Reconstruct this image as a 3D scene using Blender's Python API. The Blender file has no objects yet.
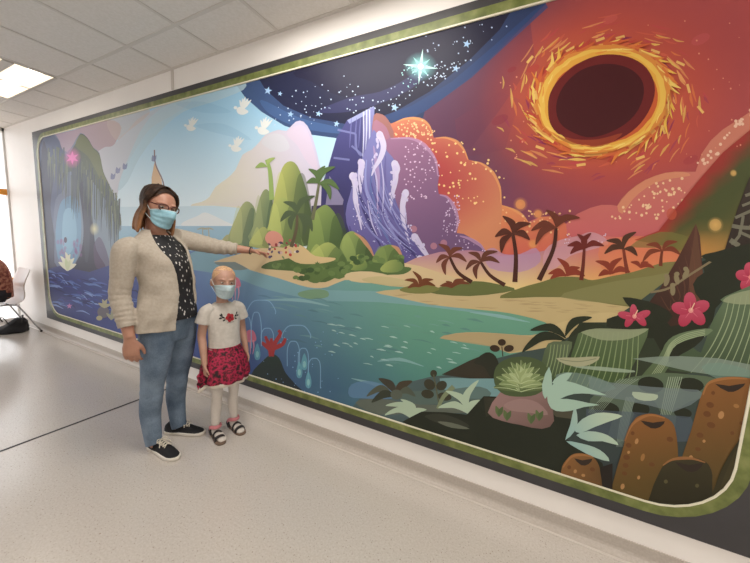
import bpy, bmesh, math, random
import numpy as np
from mathutils import Vector, Matrix
from mathutils.geometry import tessellate_polygon
random.seed(7)
S = bpy.context.scene
COL = S.collection
PI = math.pi

# ---------------------------------------------------------------- colours, materials
def lin(c):
    return tuple((v/255/12.92 if v/255 <= .04045 else ((v/255+.055)/1.055)**2.4) for v in c)
def new_mat(name):
    m = bpy.data.materials.new(name); m.use_nodes = True
    nt = m.node_tree
    return m, nt, nt.nodes['Principled BSDF']
def setp(b, **k):
    for a, v in k.items(): b.inputs[a.replace('_', ' ')].default_value = v
def mat(name, c, rough=.6, metal=0., spec=.5, noise=0., nscale=20., bump=0., bscale=80., sheen=0., detail=3.):
    m, nt, b = new_mat(name)
    col = (*lin(c), 1)
    b.inputs['Base Color'].default_value = col
    b.inputs['Roughness'].default_value = rough
    b.inputs['Metallic'].default_value = metal
    b.inputs['Specular IOR Level'].default_value = spec
    if sheen: b.inputs['Sheen Weight'].default_value = sheen
    tc = nt.nodes.new('ShaderNodeTexCoord')
    if noise:
        n = nt.nodes.new('ShaderNodeTexNoise'); n.inputs['Scale'].default_value = nscale; n.inputs['Detail'].default_value = detail
        nt.links.new(tc.outputs['Object'], n.inputs['Vector'])
        r = nt.nodes.new('ShaderNodeValToRGB')
        r.color_ramp.elements[0].position = .3; r.color_ramp.elements[1].position = .7
        r.color_ramp.elements[0].color = tuple(v*(1-noise) for v in col[:3])+(1,)
        r.color_ramp.elements[1].color = tuple(min(1, v*(1+noise)) for v in col[:3])+(1,)
        nt.links.new(n.outputs['Fac'], r.inputs['Fac']); nt.links.new(r.outputs['Color'], b.inputs['Base Color'])
    if bump:
        n2 = nt.nodes.new('ShaderNodeTexNoise'); n2.inputs['Scale'].default_value = bscale; n2.inputs['Detail'].default_value = 4
        nt.links.new(tc.outputs['Object'], n2.inputs['Vector'])
        bp = nt.nodes.new('ShaderNodeBump'); bp.inputs['Strength'].default_value = bump; bp.inputs['Distance'].default_value = .004
        nt.links.new(n2.outputs['Fac'], bp.inputs['Height']); nt.links.new(bp.outputs['Normal'], b.inputs['Normal'])
    return m
def ramp_mat(name, stops, rough=.6, scale=20., kind='noise', bump=0., coord='Object', detail=4., spec=.5, stretch=None):
    """procedural colour from a noise / voronoi pattern through a colour ramp"""
    m, nt, b = new_mat(name)
    b.inputs['Roughness'].default_value = rough; b.inputs['Specular IOR Level'].default_value = spec
    tc = nt.nodes.new('ShaderNodeTexCoord')
    if kind == 'noise':
        n = nt.nodes.new('ShaderNodeTexNoise'); n.inputs['Detail'].default_value = detail; out = n.outputs['Fac']
    else:
        n = nt.nodes.new('ShaderNodeTexVoronoi'); out = n.outputs['Distance']
    n.inputs['Scale'].default_value = scale
    if stretch:
        mp = nt.nodes.new('ShaderNodeMapping'); mp.inputs['Scale'].default_value = stretch; mp.inputs['Rotation'].default_value = (.5, .4, .3)
        nt.links.new(tc.outputs[coord], mp.inputs['Vector']); nt.links.new(mp.outputs['Vector'], n.inputs['Vector'])
    else: nt.links.new(tc.outputs[coord], n.inputs['Vector'])
    r = nt.nodes.new('ShaderNodeValToRGB'); e = r.color_ramp.elements
    while len(e) < len(stops): e.new(.5)
    for i, (p, c) in enumerate(stops): e[i].position = p; e[i].color = (*lin(c), 1)
    nt.links.new(out, r.inputs['Fac']); nt.links.new(r.outputs['Color'], b.inputs['Base Color'])
    if bump:
        bp = nt.nodes.new('ShaderNodeBump'); bp.inputs['Strength'].default_value = bump; bp.inputs['Distance'].default_value = .003
        nt.links.new(out, bp.inputs['Height']); nt.links.new(bp.outputs['Normal'], b.inputs['Normal'])
    return m

# ---------------------------------------------------------------- object helpers
def link(o, parent=None):
    COL.objects.link(o)
    if parent is not None: o.parent = parent
    return o
def obj(name, bm, m, parent=None, smooth=True):
    me = bpy.data.meshes.new(name)
    bmesh.ops.recalc_face_normals(bm, faces=bm.faces)
    bm.to_mesh(me); bm.free()
    for mm in (m if isinstance(m, (list, tuple)) else [m]): me.materials.append(mm)
    if smooth:
        for p in me.polygons: p.use_smooth = True
    return link(bpy.data.objects.new(name, me), parent)
def empty(name, loc, rotz=0):
    o = bpy.data.objects.new(name, None); o.location = loc; o.rotation_euler = (0, 0, rotz); o.empty_display_size = .1
    return link(o)
def tag(o, label=None, cat=None, group=None, kind=None):
    if label: o['label'] = label
    if cat: o['category'] = cat
    if group: o['group'] = group
    if kind: o['kind'] = kind
    return o
def box(bm, x0, x1, y0, y1, z0, z1, bev=0.):
    r = bmesh.ops.create_cube(bm, size=1)
    vs = r['verts']
    for v in vs: v.co = Vector(((x0+x1)/2+v.co.x*(x1-x0), (y0+y1)/2+v.co.y*(y1-y0), (z0+z1)/2+v.co.z*(z1-z0)))
    if bev:
        es = list({e for v in vs for e in v.link_edges})
        bmesh.ops.bevel(bm, geom=es, offset=bev, segments=2, affect='EDGES', profile=.5)
    return bm
def catmull(P, n=6, closed=False):
    P = [Vector(p) for p in P]; N = len(P); out = []
    rng = range(N) if closed else range(N-1)
    for i in rng:
        if closed: a, b, c, d = P[i-1], P[i], P[(i+1) % N], P[(i+2) % N]
        else: a, b, c, d = P[max(i-1, 0)], P[i], P[i+1], P[min(i+2, N-1)]
        for k in range(n):
            t = k/n
            out.append(.5*((2*b)+(c-a)*t+(2*a-5*b+4*c-d)*t*t+(3*b-a-3*c+d)*t**3))
    if not closed: out.append(P[-1].copy())
    return out
def lerp(a, b, t): return a+(b-a)*t
def interp(tab, t):
    for i in range(len(tab)-1):
        if t <= tab[i+1][0] or i == len(tab)-2:
            u = (t-tab[i][0])/(tab[i+1][0]-tab[i][0]); u = min(1, max(0, u))
            return tuple(lerp(a, b, u) for a, b in zip(tab[i][1:], tab[i+1][1:]))
def bridge(bm, rings, closed=True, cap=True):
    for a, b in zip(rings[:-1], rings[1:]):
        n = len(a)
        for i in range(n if closed else n-1):
            j = (i+1) % n
            bm.faces.new((a[i], a[j], b[j], b[i]))
    if cap and closed:
        for r in (rings[0], rings[-1]):
            try: bm.faces.new(r)
            except ValueError: pass
def tube(bm, pts, radii, n=12, flat=1., up=(0, 0, 1), sm=0, cap=True, mod=None):
    """tapered tube through pts; radii number or list of r / (ra, rb); flat squashes the second axis"""
    pts = [Vector(p) for p in pts]
    if not isinstance(radii, (list, tuple)): radii = [radii]*len(pts)
    rr = [(r, r*flat) if not isinstance(r, (list, tuple)) else r for r in radii]
    if sm:
        q = catmull([(*p,) for p in pts], sm)
        ra = catmull([(a, b, 0) for a, b in rr], sm)
        pts = q; rr = [(v.x, v.y) for v in ra]
    rings = []; up = Vector(up)
    for i, p in enumerate(pts):
        t = (pts[min(i+1, len(pts)-1)]-pts[max(i-1, 0)]).normalized()
        if i == 0:
            s = t.cross(up)
            if s.length < 1e-3: s = t.cross(Vector((0, 1, 0)))
            s.normalize()
        else:
            s = (s-t*s.dot(t)).normalized()
        u = s.cross(t)
        ring = []
        for k in range(n):
            a = 2*PI*k/n; f = mod(i/(len(pts)-1), a) if mod else 1.
            ring.append(bm.verts.new(p+s*(math.cos(a)*rr[i][0]*f)+u*(math.sin(a)*rr[i][1]*f)))
        rings.append(ring)
    bridge(bm, rings, True, cap)
    return rings
def loft(bm, secs, n=24, sm=4, cap=True, mod=None, power=2.):
    """vertical loft. secs: (z, cx, cy, halfwidth x, front depth, back depth)"""
    tab = [tuple(v) for v in secs]
    q = []
    for i in range(len(tab)-1):
        for k in range(sm):
            t = k/sm
            a, b, c, d = tab[max(i-1, 0)], tab[i], tab[i+1], tab[min(i+2, len(tab)-1)]
            q.append([.5*(2*B+(C_-A)*t+(2*A-5*B+4*C_-D)*t*t+(3*B-A-3*C_+D)*t**3) for A, B, C_, D in zip(a, b, c, d)])
    q.append(list(tab[-1]))
    rings = []
    for i, (z, cx, cy, w, f, bk) in enumerate(q):
        ring = []
        for k in range(n):
            a = 2*PI*k/n; ca, sa = math.cos(a), math.sin(a)
            e = 2/power
            x = math.copysign(abs(ca)**e, ca)*w; y = math.copysign(abs(sa)**e, sa)*(f if sa > 0 else bk)
            m_ = mod(z, a) if mod else 1.
            ring.append(bm.verts.new((cx+x*m_, cy+y*m_, z)))
        rings.append(ring)
    bridge(bm, rings, True, cap)
    return rings
def ball(bm, c, r, seg=16, rot=None):
    res = bmesh.ops.create_uvsphere(bm, u_segments=seg, v_segments=max(6, seg//2), radius=1)
    R = Vector(r) if isinstance(r, (tuple, list)) else Vector((r, r, r))
    for v in res['verts']:
        p = Vector((v.co.x*R.x, v.co.y*R.y, v.co.z*R.z))
        if rot is not None: p = rot @ p
        v.co = p+Vector(c)
    return res['verts']
def remesh_obj(name, bm, m, parent, voxel=.006, smooth_it=4, fac=.5):
    """unite overlapping lofts into one continuous skin"""
    o = obj(name, bm, m, None)
    md = o.modifiers.new('r', 'REMESH'); md.mode = 'VOXEL'; md.voxel_size = voxel; md.use_smooth_shade = True
    if smooth_it:
        s = o.modifiers.new('s', 'SMOOTH'); s.iterations = smooth_it; s.factor = fac
    dg = bpy.context.evaluated_depsgraph_get()
    me = bpy.data.meshes.new_from_object(o.evaluated_get(dg)); me.name = name
    old = o.data; o.modifiers.clear(); o.data = me; bpy.data.meshes.remove(old)
    for p in me.polygons: p.use_smooth = True
    o.parent = parent
    return o

# ---------------------------------------------------------------- the camera (1.41 m above the floor, 1.75 m from the mural wall)
EYE = Vector((0, 0, 1.41)); FPX = 315.0
CR = Vector((.8889504, .455888, .0439695)); CD = Vector((.0932402, -.0861443, -.9919100)); CF = Vector((-.4484122, .8858585, -.1190851))
cam = bpy.data.cameras.new('camera'); cam.sensor_width = 36; cam.lens = 36*FPX/750; cam.clip_start = .02
camo = bpy.data.objects.new('camera', cam); COL.objects.link(camo)
camo.matrix_world = Matrix(((CR.x, -CD.x, -CF.x, EYE.x), (CR.y, -CD.y, -CF.y, EYE.y), (CR.z, -CD.z, -CF.z, EYE.z), (0, 0, 0, 1)))
S.camera = camo
def ray(px, py): return CR*((px-375)/FPX)+CD*((py-281.5)/FPX)+CF
WALL_Y = 1.75
def onwall(px, py, y=WALL_Y):
    r = ray(px, py); return EYE+r*(y/r.y)

# ---------------------------------------------------------------- room
H_CEIL = 2.81; X_END = -6.92; X_RIGHT = 4.6; Y_FRONT = -3.4
M_wall = mat('white_paint', (240, 236, 232), .55, noise=.02, nscale=3, bump=.05, bscale=200)
M_ceil = ramp_mat('ceiling_tile', [(.3, (222, 218, 212)), (.7, (231, 227, 223))], .9, 60, bump=.12)
M_grid = mat('ceiling_grid_paint', (212, 207, 201), .5)
def floor_material():
    m, nt, b = new_mat('speckled_vinyl')
    tc = nt.nodes.new('ShaderNodeTexCoord')
    def noise(scale, lo, hi, c0, c1, det=2):
        n = nt.nodes.new('ShaderNodeTexNoise'); n.inputs['Scale'].default_value = scale; n.inputs['Detail'].default_value = det
        nt.links.new(tc.outputs['Object'], n.inputs['Vector'])
        r = nt.nodes.new('ShaderNodeValToRGB'); e = r.color_ramp.elements
        e[0].position, e[1].position = lo, hi; e[0].color = (*c0, 1); e[1].color = (*c1, 1)
        nt.links.new(n.outputs['Fac'], r.inputs['Fac']); return r
    base = noise(110, .35, .65, lin((196, 188, 179)), lin((206, 199, 192)))
    dark = noise(120, .27, .34, lin((200, 188, 178)), (1, 1, 1), 1)
    big = noise(1.2, .3, .7, lin((246, 246, 246)), (1, 1, 1))
    def mul(a, b2):
        x = nt.nodes.new('ShaderNodeMix'); x.data_type = 'RGBA'; x.blend_type = 'MULTIPLY'; x.inputs[0].default_value = 1
        nt.links.new(a, x.inputs[6]); nt.links.new(b2, x.inputs[7]); return x.outputs[2]
    o1 = mul(base.outputs['Color'], dark.outputs['Color']); o2 = mul(o1, big.outputs['Color'])
    nt.links.new(o2, b.inputs['Base Color'])
    b.inputs['Roughness'].default_value = .2; b.inputs['Specular IOR Level'].default_value = .8
    return m
M_floor = floor_material()

bm = bmesh.new(); box(bm, X_END-.3, X_RIGHT+.2, Y_FRONT-.2, WALL_Y+.2, -.12, 0)
tag(obj('floor', bm, M_floor, smooth=False), kind='structure')
bm = bmesh.new(); box(bm, X_END-.3, X_RIGHT+.2, Y_FRONT-.2, WALL_Y+.2, H_CEIL, H_CEIL+.12)
ceil_o = tag(obj('ceiling', bm, M_ceil, smooth=False), kind='structure')
bm = bmesh.new(); box(bm, X_END-.12, X_RIGHT+.2, WALL_Y, WALL_Y+.2, 0, H_CEIL)
wall_o = tag(obj('wall_back', bm, M_wall, smooth=False), kind='structure')
bm = bmesh.new(); box(bm, X_RIGHT, X_RIGHT+.2, Y_FRONT, WALL_Y, 0, H_CEIL)
tag(obj('wall_right', bm, M_wall, smooth=False), kind='structure')
bm = bmesh.new(); box(bm, X_END-.12, X_RIGHT+.2, Y_FRONT-.2, Y_FRONT, 0, H_CEIL)
tag(obj('wall_front', bm, M_wall, smooth=False), kind='structure')
# suspended ceiling grid, 600 mm module
bm = bmesh.new(); t = .012
for k in range(-9, 12):
    x = -1.70+.6*k
    if X_END < x < X_RIGHT: box(bm, x-t, x+t, Y_FRONT, WALL_Y, H_CEIL-.004, H_CEIL+.01)
for k in range(0, 9):
    y = 1.41-.6*k
    if y > Y_FRONT: box(bm, X_END, X_RIGHT, y-t, y+t, H_CEIL-.0045, H_CEIL+.01)
box(bm, X_END, X_RIGHT, WALL_Y-.022, WALL_Y+.01, H_CEIL-.005, H_CEIL+.01)
tag(obj('trim_1', bm, M_grid, smooth=False), kind='structure')
# coved vinyl skirting up the mural wall: floor curls up into it
M_skirt = ramp_mat('skirting_vinyl', [(.3, (176, 167, 158)), (.7, (190, 182, 174))], .4, 90)
M_weld = mat('weld_bead', (205, 198, 190), .35)
bm = bmesh.new()
prof = [(WALL_Y-.0, .082), (WALL_Y-.006, .082), (WALL_Y-.006, .03), (WALL_Y-.009, .018), (WALL_Y-.016, .008), (WALL_Y-.028, .0025), (WALL_Y-.036, .001), (WALL_Y-.036, -.005), (WALL_Y, -.005)]
ra = [bm.verts.new((X_END, y, z)) for y, z in prof]; rb = [bm.verts.new((X_RIGHT, y, z)) for y, z in prof]
bridge(bm, [ra, rb])
sk = tag(obj('baseboard_back', bm, M_skirt, smooth=False), kind='structure')
bm = bmesh.new(); box(bm, X_END, X_RIGHT, WALL_Y-.05, WALL_Y-.036, -.001, .0022)
obj('weld_line', bm, M_weld, sk, smooth=False)
# expansion joint: dark strip across the floor, white cover strip up the wall
bm = bmesh.new(); box(bm, -2.914, -2.896, Y_FRONT, WALL_Y-.036, -.002, .0015)
tag(obj('trim_2', bm, mat('joint_rubber', (38, 35, 33), .6), smooth=False), kind='structure')
bm = bmesh.new(); box(bm, -2.93, -2.897, WALL_Y-.006, WALL_Y+.002, 2.645, H_CEIL, .002)
tag(obj('trim_3', bm, mat('joint_cover', (205, 198, 191), .5), smooth=False), kind='structure')

# ---------------------------------------------------------------- window wall at the far left end
M_orange = mat('orange_frame', (226, 150, 50), .45)
M_alu = mat('white_frame', (225, 224, 222), .4)
def glass_material(name, tint=(1, 1, 1), gloss=.06):
    m = bpy.data.materials.new(name); m.use_nodes = True; nt = m.node_tree; nt.nodes.clear()
    o = nt.nodes.new('ShaderNodeOutputMaterial'); mx = nt.nodes.new('ShaderNodeMixShader')
    tr = nt.nodes.new('ShaderNodeBsdfTransparent'); gl = nt.nodes.new('ShaderNodeBsdfGlossy')
    tr.inputs['Color'].default_value = (*tint, 1); gl.inputs['Roughness'].default_value = .02; mx.inputs[0].default_value = gloss
    nt.links.new(tr.outputs[0], mx.inputs[1]); nt.links.new(gl.outputs[0], mx.inputs[2]); nt.links.new(mx.outputs[0], o.inputs[0])
    return m
M_glass = glass_material('window_glass')
win = empty('window_1', (X_END, -.8, 0)); tag(win, kind='structure')
bm = bmesh.new()
ys = [1.75, .55, -.65, -1.85, -3.05, -3.4]
for y in ys: box(bm, -.09, -.0, y+.8-.02, y+.8+.02, 0, H_CEIL)
for z0, z1 in ((0, .06), (2.76, H_CEIL)): box(bm, -.09, -.0, Y_FRONT+.8, 2.55, z0, z1)
obj('mullions', bm, M_alu, win, smooth=False)
for z0, z1 in ((.585, .665), (1.875, 1.96)):
    bm = bmesh.new(); box(bm, -.095, -.004, Y_FRONT+.8, 2.545, z0, z1)
    obj('transom', bm, M_orange, win, smooth=False)
for z0, z1 in ((.06, .585), (.665, 1.875), (1.96, 2.76)):
    bm = bmesh.new(); box(bm, -.055, -.045, Y_FRONT+.8, 2.54, z0, z1)
    obj('pane', bm, M_glass, win, smooth=False)
bm = bmesh.new(); box(bm, X_END-9, X_END-.3, -14, 12, -.2, -.1)
tag(obj('ground', bm, mat('pale_paving', (200, 196, 190), .8, noise=.05, nscale=2), smooth=False), kind='structure')

# ---------------------------------------------------------------- recessed ceiling lamp at the left edge, and the row it belongs to
M_lamp_frame = mat('lamp_frame', (200, 195, 188), .5)
def emis(name, c, s):
    m, nt, b = new_mat(name); b.inputs['Base Color'].default_value = (*c, 1)
    b.inputs['Emission Color'].default_value = (*c, 1); b.inputs['Emission Strength'].default_value = s; return m
M_diff = emis('lamp_diffuser', (1., .88, .70), .60)
M_diff2 = emis('lamp_tube', (1., .95, .86), 2.4)
def lamp(x, y, label):
    r = empty('ceiling_light', (x, y, H_CEIL)); tag(r, label, 'ceiling light')
    bm = bmesh.new()
    for a in ((-.6, .6, -.3, -.28), (-.6, .6, .28, .3), (-.6, -.58, -.28, .28), (.58, .6, -.28, .28), (-.58, .58, -.035, .035)):
        box(bm, a[0]+.012, a[1]-.012 if a[1] > 0 and a[0] < 0 else a[1]-.012 if a[0] > .5 else a[1], a[2], a[3], -.008, .005)
    obj('lamp_frame', bm, M_lamp_frame, r, smooth=False)
    for s in (-1, 1):
        bm = bmesh.new(); box(bm, -.578, .578, min(s*.035, s*.28), max(s*.035, s*.28), -.003, .004)
        d = obj('diffuser', bm, M_diff, r, smooth=False)
        bm = bmesh.new(); box(bm, -.565, .565, s*.16-.05, s*.16+.05, -.005, .002)
        obj('tube_glow', bm, M_diff2, d, smooth=False)
    return r
lamp(-4.71, 1.11, 'bright recessed ceiling light with two glowing strips, at the left edge')
def area(name, loc, sx, sy, power, col, rot=(0, 0, 0)):
    l = bpy.data.lights.new(name, 'AREA'); l.shape = 'RECTANGLE'; l.size = sx; l.size_y = sy; l.energy = power; l.color = col
    o = bpy.data.objects.new(name, l); o.location = loc; o.rotation_euler = rot; COL.objects.link(o); return o
WARM = (1., .945, .87)
for x, y, p in ((-1.11, 1.11, 16), (2.49, 1.11, 19), (-4.71, -1.29, 8), (-1.11, -1.29, 9), (2.49, -1.29, 30)):
    area('lamp_light', (x, y, H_CEIL-.02), 1.1, .5, p, WARM)
w = bpy.data.worlds.new('World'); S.world = w; w.use_nodes = True
bg = w.node_tree.nodes['Background']; bg.inputs[0].default_value = (.97, .98, 1, 1); bg.inputs[1].default_value = 1.7
vs = S.view_settings; vs.view_transform = 'Standard'; vs.look = 'None'; vs.exposure = .86; vs.gamma = 1; vs.use_curve_mapping = False
S.cycles.transparent_max_bounces = 48

# ---------------------------------------------------------------- the printed mural: thin layers of ink shapes on one panel
MX0, MX1, MZ0, MZ1 = -5.90, .925, .205, 2.632         # outer edge of the print
IX0, IX1, IZ0, IZ1 = -5.765, .80, .306, 2.543         # picture field
def rrect(x0, x1, z0, z1, r, n=8):
    """r: radii bottom-left, bottom-right, top-right, top-left"""
    out = []
    for (cx, cz, a0, q) in ((x0+r[0], z0+r[0], PI, r[0]), (x1-r[1], z0+r[1], 1.5*PI, r[1]), (x1-r[2], z1-r[2], 0, r[2]), (x0+r[3], z1-r[3], .5*PI, r[3])):
        for k in range(n+1):
            a = a0+.5*PI*k/n; out.append((cx+q*math.cos(a), cz+q*math.sin(a)))
    return out
RAD = (.26, .26, .26, .2)
FIELD = rrect(IX0, IX1, IZ0, IZ1, RAD)
def clip_convex(P, C):
    """Sutherland-Hodgman; C counter-clockwise"""
    out = P
    for i in range(len(C)):
        ax, az = C[i]; bx, bz = C[(i+1) % len(C)]; inp = out; out = []
        if not inp: return []
        ex, ez = bx-ax, bz-az
        if ex*ex+ez*ez < 1e-12: out = inp; continue
        side = [ex*(p[1]-az)-ez*(p[0]-ax) for p in inp]
        for k in range(len(inp)):
            p, q = inp[k-1], inp[k]; sp, sq = side[k-1], side[k]
            if (sp >= 0) != (sq >= 0):
                t = sp/(sp-sq); out.append((p[0]+(q[0]-p[0])*t, p[1]+(q[1]-p[1])*t))
            if sq >= 0: out.append(q)
    return out
STEP = 6e-5; WASH = 3e-6                               # ink thickness; a wash tints the ink it lies on
class Ink:
    def __init__(s): s.v = []; s.f = []; s.c = []; s.layer = 0; s.lvl = []; s.tb = []; s.boxes = []; s.top = 0
    def to(s, px, py):
        p = onwall(px, py); return (p.x, p.z)
    def place(s, w):
        """lowest level above everything the outline w can touch"""
        x0, x1 = min(p[0] for p in w), max(p[0] for p in w); z0, z1 = min(p[1] for p in w), max(p[1] for p in w)
        L = 0
        for a, b, c, d, l in s.boxes:
            if a < x1 and b > x0 and c < z1 and d > z0 and l > L: L = l
        s.boxes.append((x0, x1, z0, z1, L+1)); s.layer = L+1; s.top = max(s.top, L+1)
    def tri(s, P3, C3, y, lvl):
        b = len(s.v)
        for (x, z), c in zip(P3, C3): s.v.append((x, y, z)); s.c.append(c)
        s.f.append((b, b+1, b+2)); s.lvl.append(lvl)
        s.tb.append((min(p[0] for p in P3), max(p[0] for p in P3), min(p[1] for p in P3), max(p[1] for p in P3)))
    def wash(s, P3, col, A3):
        """tint every ink triangle under the triangle P3 towards col, by the corner strengths A3"""
        (ax, az), (bx, bz), (cx, cz) = P3
        D = (bx-ax)*(cz-az)-(cx-ax)*(bz-az)
        if abs(D) < 1e-9: return
        if D < 0: P3 = [P3[0], P3[2], P3[1]]; A3 = [A3[0], A3[2], A3[1]]; (ax, az), (bx, bz), (cx, cz) = P3; D = -D
        x0, x1 = min(ax, bx, cx), max(ax, bx, cx); z0, z1 = min(az, bz, cz), max(az, bz, cz)
        T = s.arr()
        hit = np.nonzero((T[:, 0] < x1) & (T[:, 1] > x0) & (T[:, 2] < z1) & (T[:, 3] > z0))[0]
        for k in hit:
            if s.lvl[k] > 17: continue
            i = s.f[k]; q = [(s.v[j][0], s.v[j][2]) for j in i]
            r = clip_convex(q, P3)
            if len(r) < 3: continue
            ar = sum(r[m-1][0]*r[m][1]-r[m][0]*r[m-1][1] for m in range(len(r)))
            if abs(ar) < 2e-8: continue
            (ux, uz), (vx, vz), (wx, wz) = q; d = (vx-ux)*(wz-uz)-(wx-ux)*(vz-uz)
            if abs(d) < 1e-12: continue
            cs = [s.c[j] for j in i]; out = []
            for x, z in r:
                l1 = ((x-ux)*(wz-uz)-(wx-ux)*(z-uz))/d; l2 = ((vx-ux)*(z-uz)-(x-ux)*(vz-uz))/d; l0 = 1-l1-l2
                m1 = ((x-ax)*(cz-az)-(cx-ax)*(z-az))/D; m2 = ((bx-ax)*(z-az)-(x-ax)*(bz-az))/D; m0 = 1-m1-m2
                a = min(1, max(0, m0*A3[0]+m1*A3[1]+m2*A3[2])); tgt = col(x, z) if callable(col) else col
                out.append(tuple((l0*cs[0][n]+l1*cs[1][n]+l2*cs[2][n])*(1-a)+tgt[n]*a for n in range(3))+(1,))
            y = s.v[i[0]][1]-WASH
            for m in range(1, len(r)-1): s.new.append(((r[0], r[m], r[m+1]), (out[0], out[m], out[m+1]), y, s.lvl[k]+1))
    new = []
    def arr(s):
        if getattr(s, '_n', -1) != len(s.tb): s._a = np.array(s.tb); s._n = len(s.tb)
        return s._a
    def flush(s):
        for t in s.new: s.tri(*t)
        s.new = []
INK = Ink()
GAIN = (.93, .98, 1.04)
def colr(c, a=1.):
    l = lin(c); y = .2126*l[0]+.7152*l[1]+.0722*l[2]; return tuple(min(.93, (v*.95+y*.05)*g+.003) for v, g in zip(l, GAIN))+(a,)
def topx(x, z):
    d = Vector((x, WALL_Y, z))-EYE; k = d.dot(CF); return (375+FPX*d.dot(CR)/k, 281.5+FPX*d.dot(CD)/k)
def colfun(c):
    """c: colour, or (c0, c1, (x0, y0), (x1, y1)) linear blend across the picture, or a function of photo coordinates"""
    if callable(c): return c
    if isinstance(c[0], (tuple, list)):
        c0, c1, p0, p1 = c; dx, dy = p1[0]-p0[0], p1[1]-p0[1]; L = dx*dx+dy*dy
        def f(x, y):
            t = min(1, max(0, ((x-p0[0])*dx+(y-p0[1])*dy)/L)); return tuple(lerp(a, b, t) for a, b in zip(c0, c1))
        return f
    return lambda x, y: c
def emit(poly, f, alpha=1.):
    """poly in wall metres"""
    q = []
    for p in poly:
        if not q or abs(p[0]-q[-1][0])+abs(p[1]-q[-1][1]) > 1e-5: q.append(p)
    if len(q) < 3: return
    tris = tessellate_polygon([[Vector((x, z, 0)) for x, z in q]])
    y = WALL_Y-.0045-STEP*INK.layer
    C = [colr(f(*topx(x, z))) for x, z in q]
    for t in tris:
        if alpha < 1: INK.wash([q[i] for i in t], lambda x, z: colr(f(*topx(x, z))), [alpha]*3)
        else: INK.tri([q[i] for i in t], [C[i] for i in t], y, 0)
def pts(s): return [tuple(float(v) for v in p.split(',')) for p in s.split()]
def P(s, c, smooth=0, alpha=1., up=True):
    """flat ink shape, photo coordinates"""
    L = pts(s) if isinstance(s, str) else list(s)
    if smooth: L = [(v.x, v.y) for v in catmull([(x, y, 0) for x, y in L], smooth, True)]
    w = clip_convex([INK.to(*p) for p in L], FIELD)
    if len(w) < 3: return
    if alpha >= 1: INK.place(w)
    emit(w, colfun(c), alpha); INK.flush()
def G(s, c, smooth=0, cell=.09, alpha=1.):
    """ink shape whose colour is sampled on a fine grid"""
    L = pts(s) if isinstance(s, str) else list(s)
    if smooth: L = [(v.x, v.y) for v in catmull([(x, y, 0) for x, y in L], smooth, True)]
    w = clip_convex([INK.to(*p) for p in L], FIELD); f = colfun(c)
    if len(w) < 3: return
    INK.place(w)
    x0, x1 = min(p[0] for p in w), max(p[0] for p in w); z0, z1 = min(p[1] for p in w), max(p[1] for p in w)
    nx = max(1, int((x1-x0)/cell)); nz = max(1, int((z1-z0)/cell))
    for i in range(nx):
        a, b = x0+(x1-x0)*i/nx, x0+(x1-x0)*(i+1)/nx
        col = clip_convex(w, [(a, z0-1), (b, z0-1), (b, z1+1), (a, z1+1)])
        if len(col) < 3: continue
        for j in range(nz):
            c0, c1 = z0+(z1-z0)*j/nz, z0+(z1-z0)*(j+1)/nz
            emit(clip_convex(col, [(a-1, c0), (b+1, c0), (b+1, c1), (a-1, c1)]), f)
def E(cx, cy, rx, ry, c, rot=0., n=18, alpha=1., up=True):
    r = math.radians(rot); L = []
    for k in range(n):
        a = 2*PI*k/n; x, y = rx*math.cos(a), ry*math.sin(a)
        L.append((cx+x*math.cos(r)-y*math.sin(r), cy+x*math.sin(r)+y*math.cos(r)))
    P(L, c, 0, alpha, up)
def glow(cx, cy, rx, ry, c, a=.8, n=20):
    """soft spot: opaque in the middle, clear at the rim"""
    x, z = INK.to(cx, cy); rim = []
    for k in range(n):
        t = 2*PI*k/n; u, v = INK.to(cx+rx*math.cos(t), cy+ry*math.sin(t)); rim.append((min(IX1, max(IX0, u)), min(IZ1, max(IZ0, v))))
    for k in range(n): INK.wash([(x, z), rim[k], rim[(k+1) % n]], colr(c), [a, 0, 0])
    INK.flush()
def line(s, w, c, alpha=1., smooth=5, up=True):
    """brush line; w: width in px or (start, middle, end)"""
    L = pts(s) if isinstance(s, str) else list(s)
    L = [(v.x, v.y) for v in catmull([(x, y, 0) for x, y in L], smooth)]
    a, b = [], []; n = len(L)
    for i, (x, y) in enumerate(L):
        x0, y0 = L[max(i-1, 0)]; x1, y1 = L[min(i+1, n-1)]; d = math.hypot(x1-x0, y1-y0) or 1
        t = i/(n-1)
        ww = w if not isinstance(w, tuple) else (lerp(w[0], w[1], t*2) if t < .5 else lerp(w[1], w[2], t*2-1))
        nx, ny = -(y1-y0)/d*ww/2, (x1-x0)/d*ww/2
        a.append((x+nx, y+ny)); b.append((x-nx, y-ny))
    P(a+b[::-1], c, 0, alpha, up)
def star(cx, cy, r, c, n=5, inner=.42, rot=0., alpha=1.):
    L = []
    for k in range(2*n):
        q = r*(1 if k % 2 == 0 else inner); a = rot+PI*k/n-PI/2; L.append((cx+q*math.cos(a), cy+q*math.sin(a)))
    P(L, c, 0, alpha)
def dots(n, box_, r, c, test=None, alpha=.9, seed=1):
    R = random.Random(seed); k = 0; tries = 0
    while k < n and tries < n*30:
        tries += 1
        x, y = R.uniform(box_[0], box_[2]), R.uniform(box_[1], box_[3])
        if test and not test(x, y): continue
        q = r*R.uniform(.5, 1.1); E(x, y, q, q, c, 0, 7); k += 1
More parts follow.
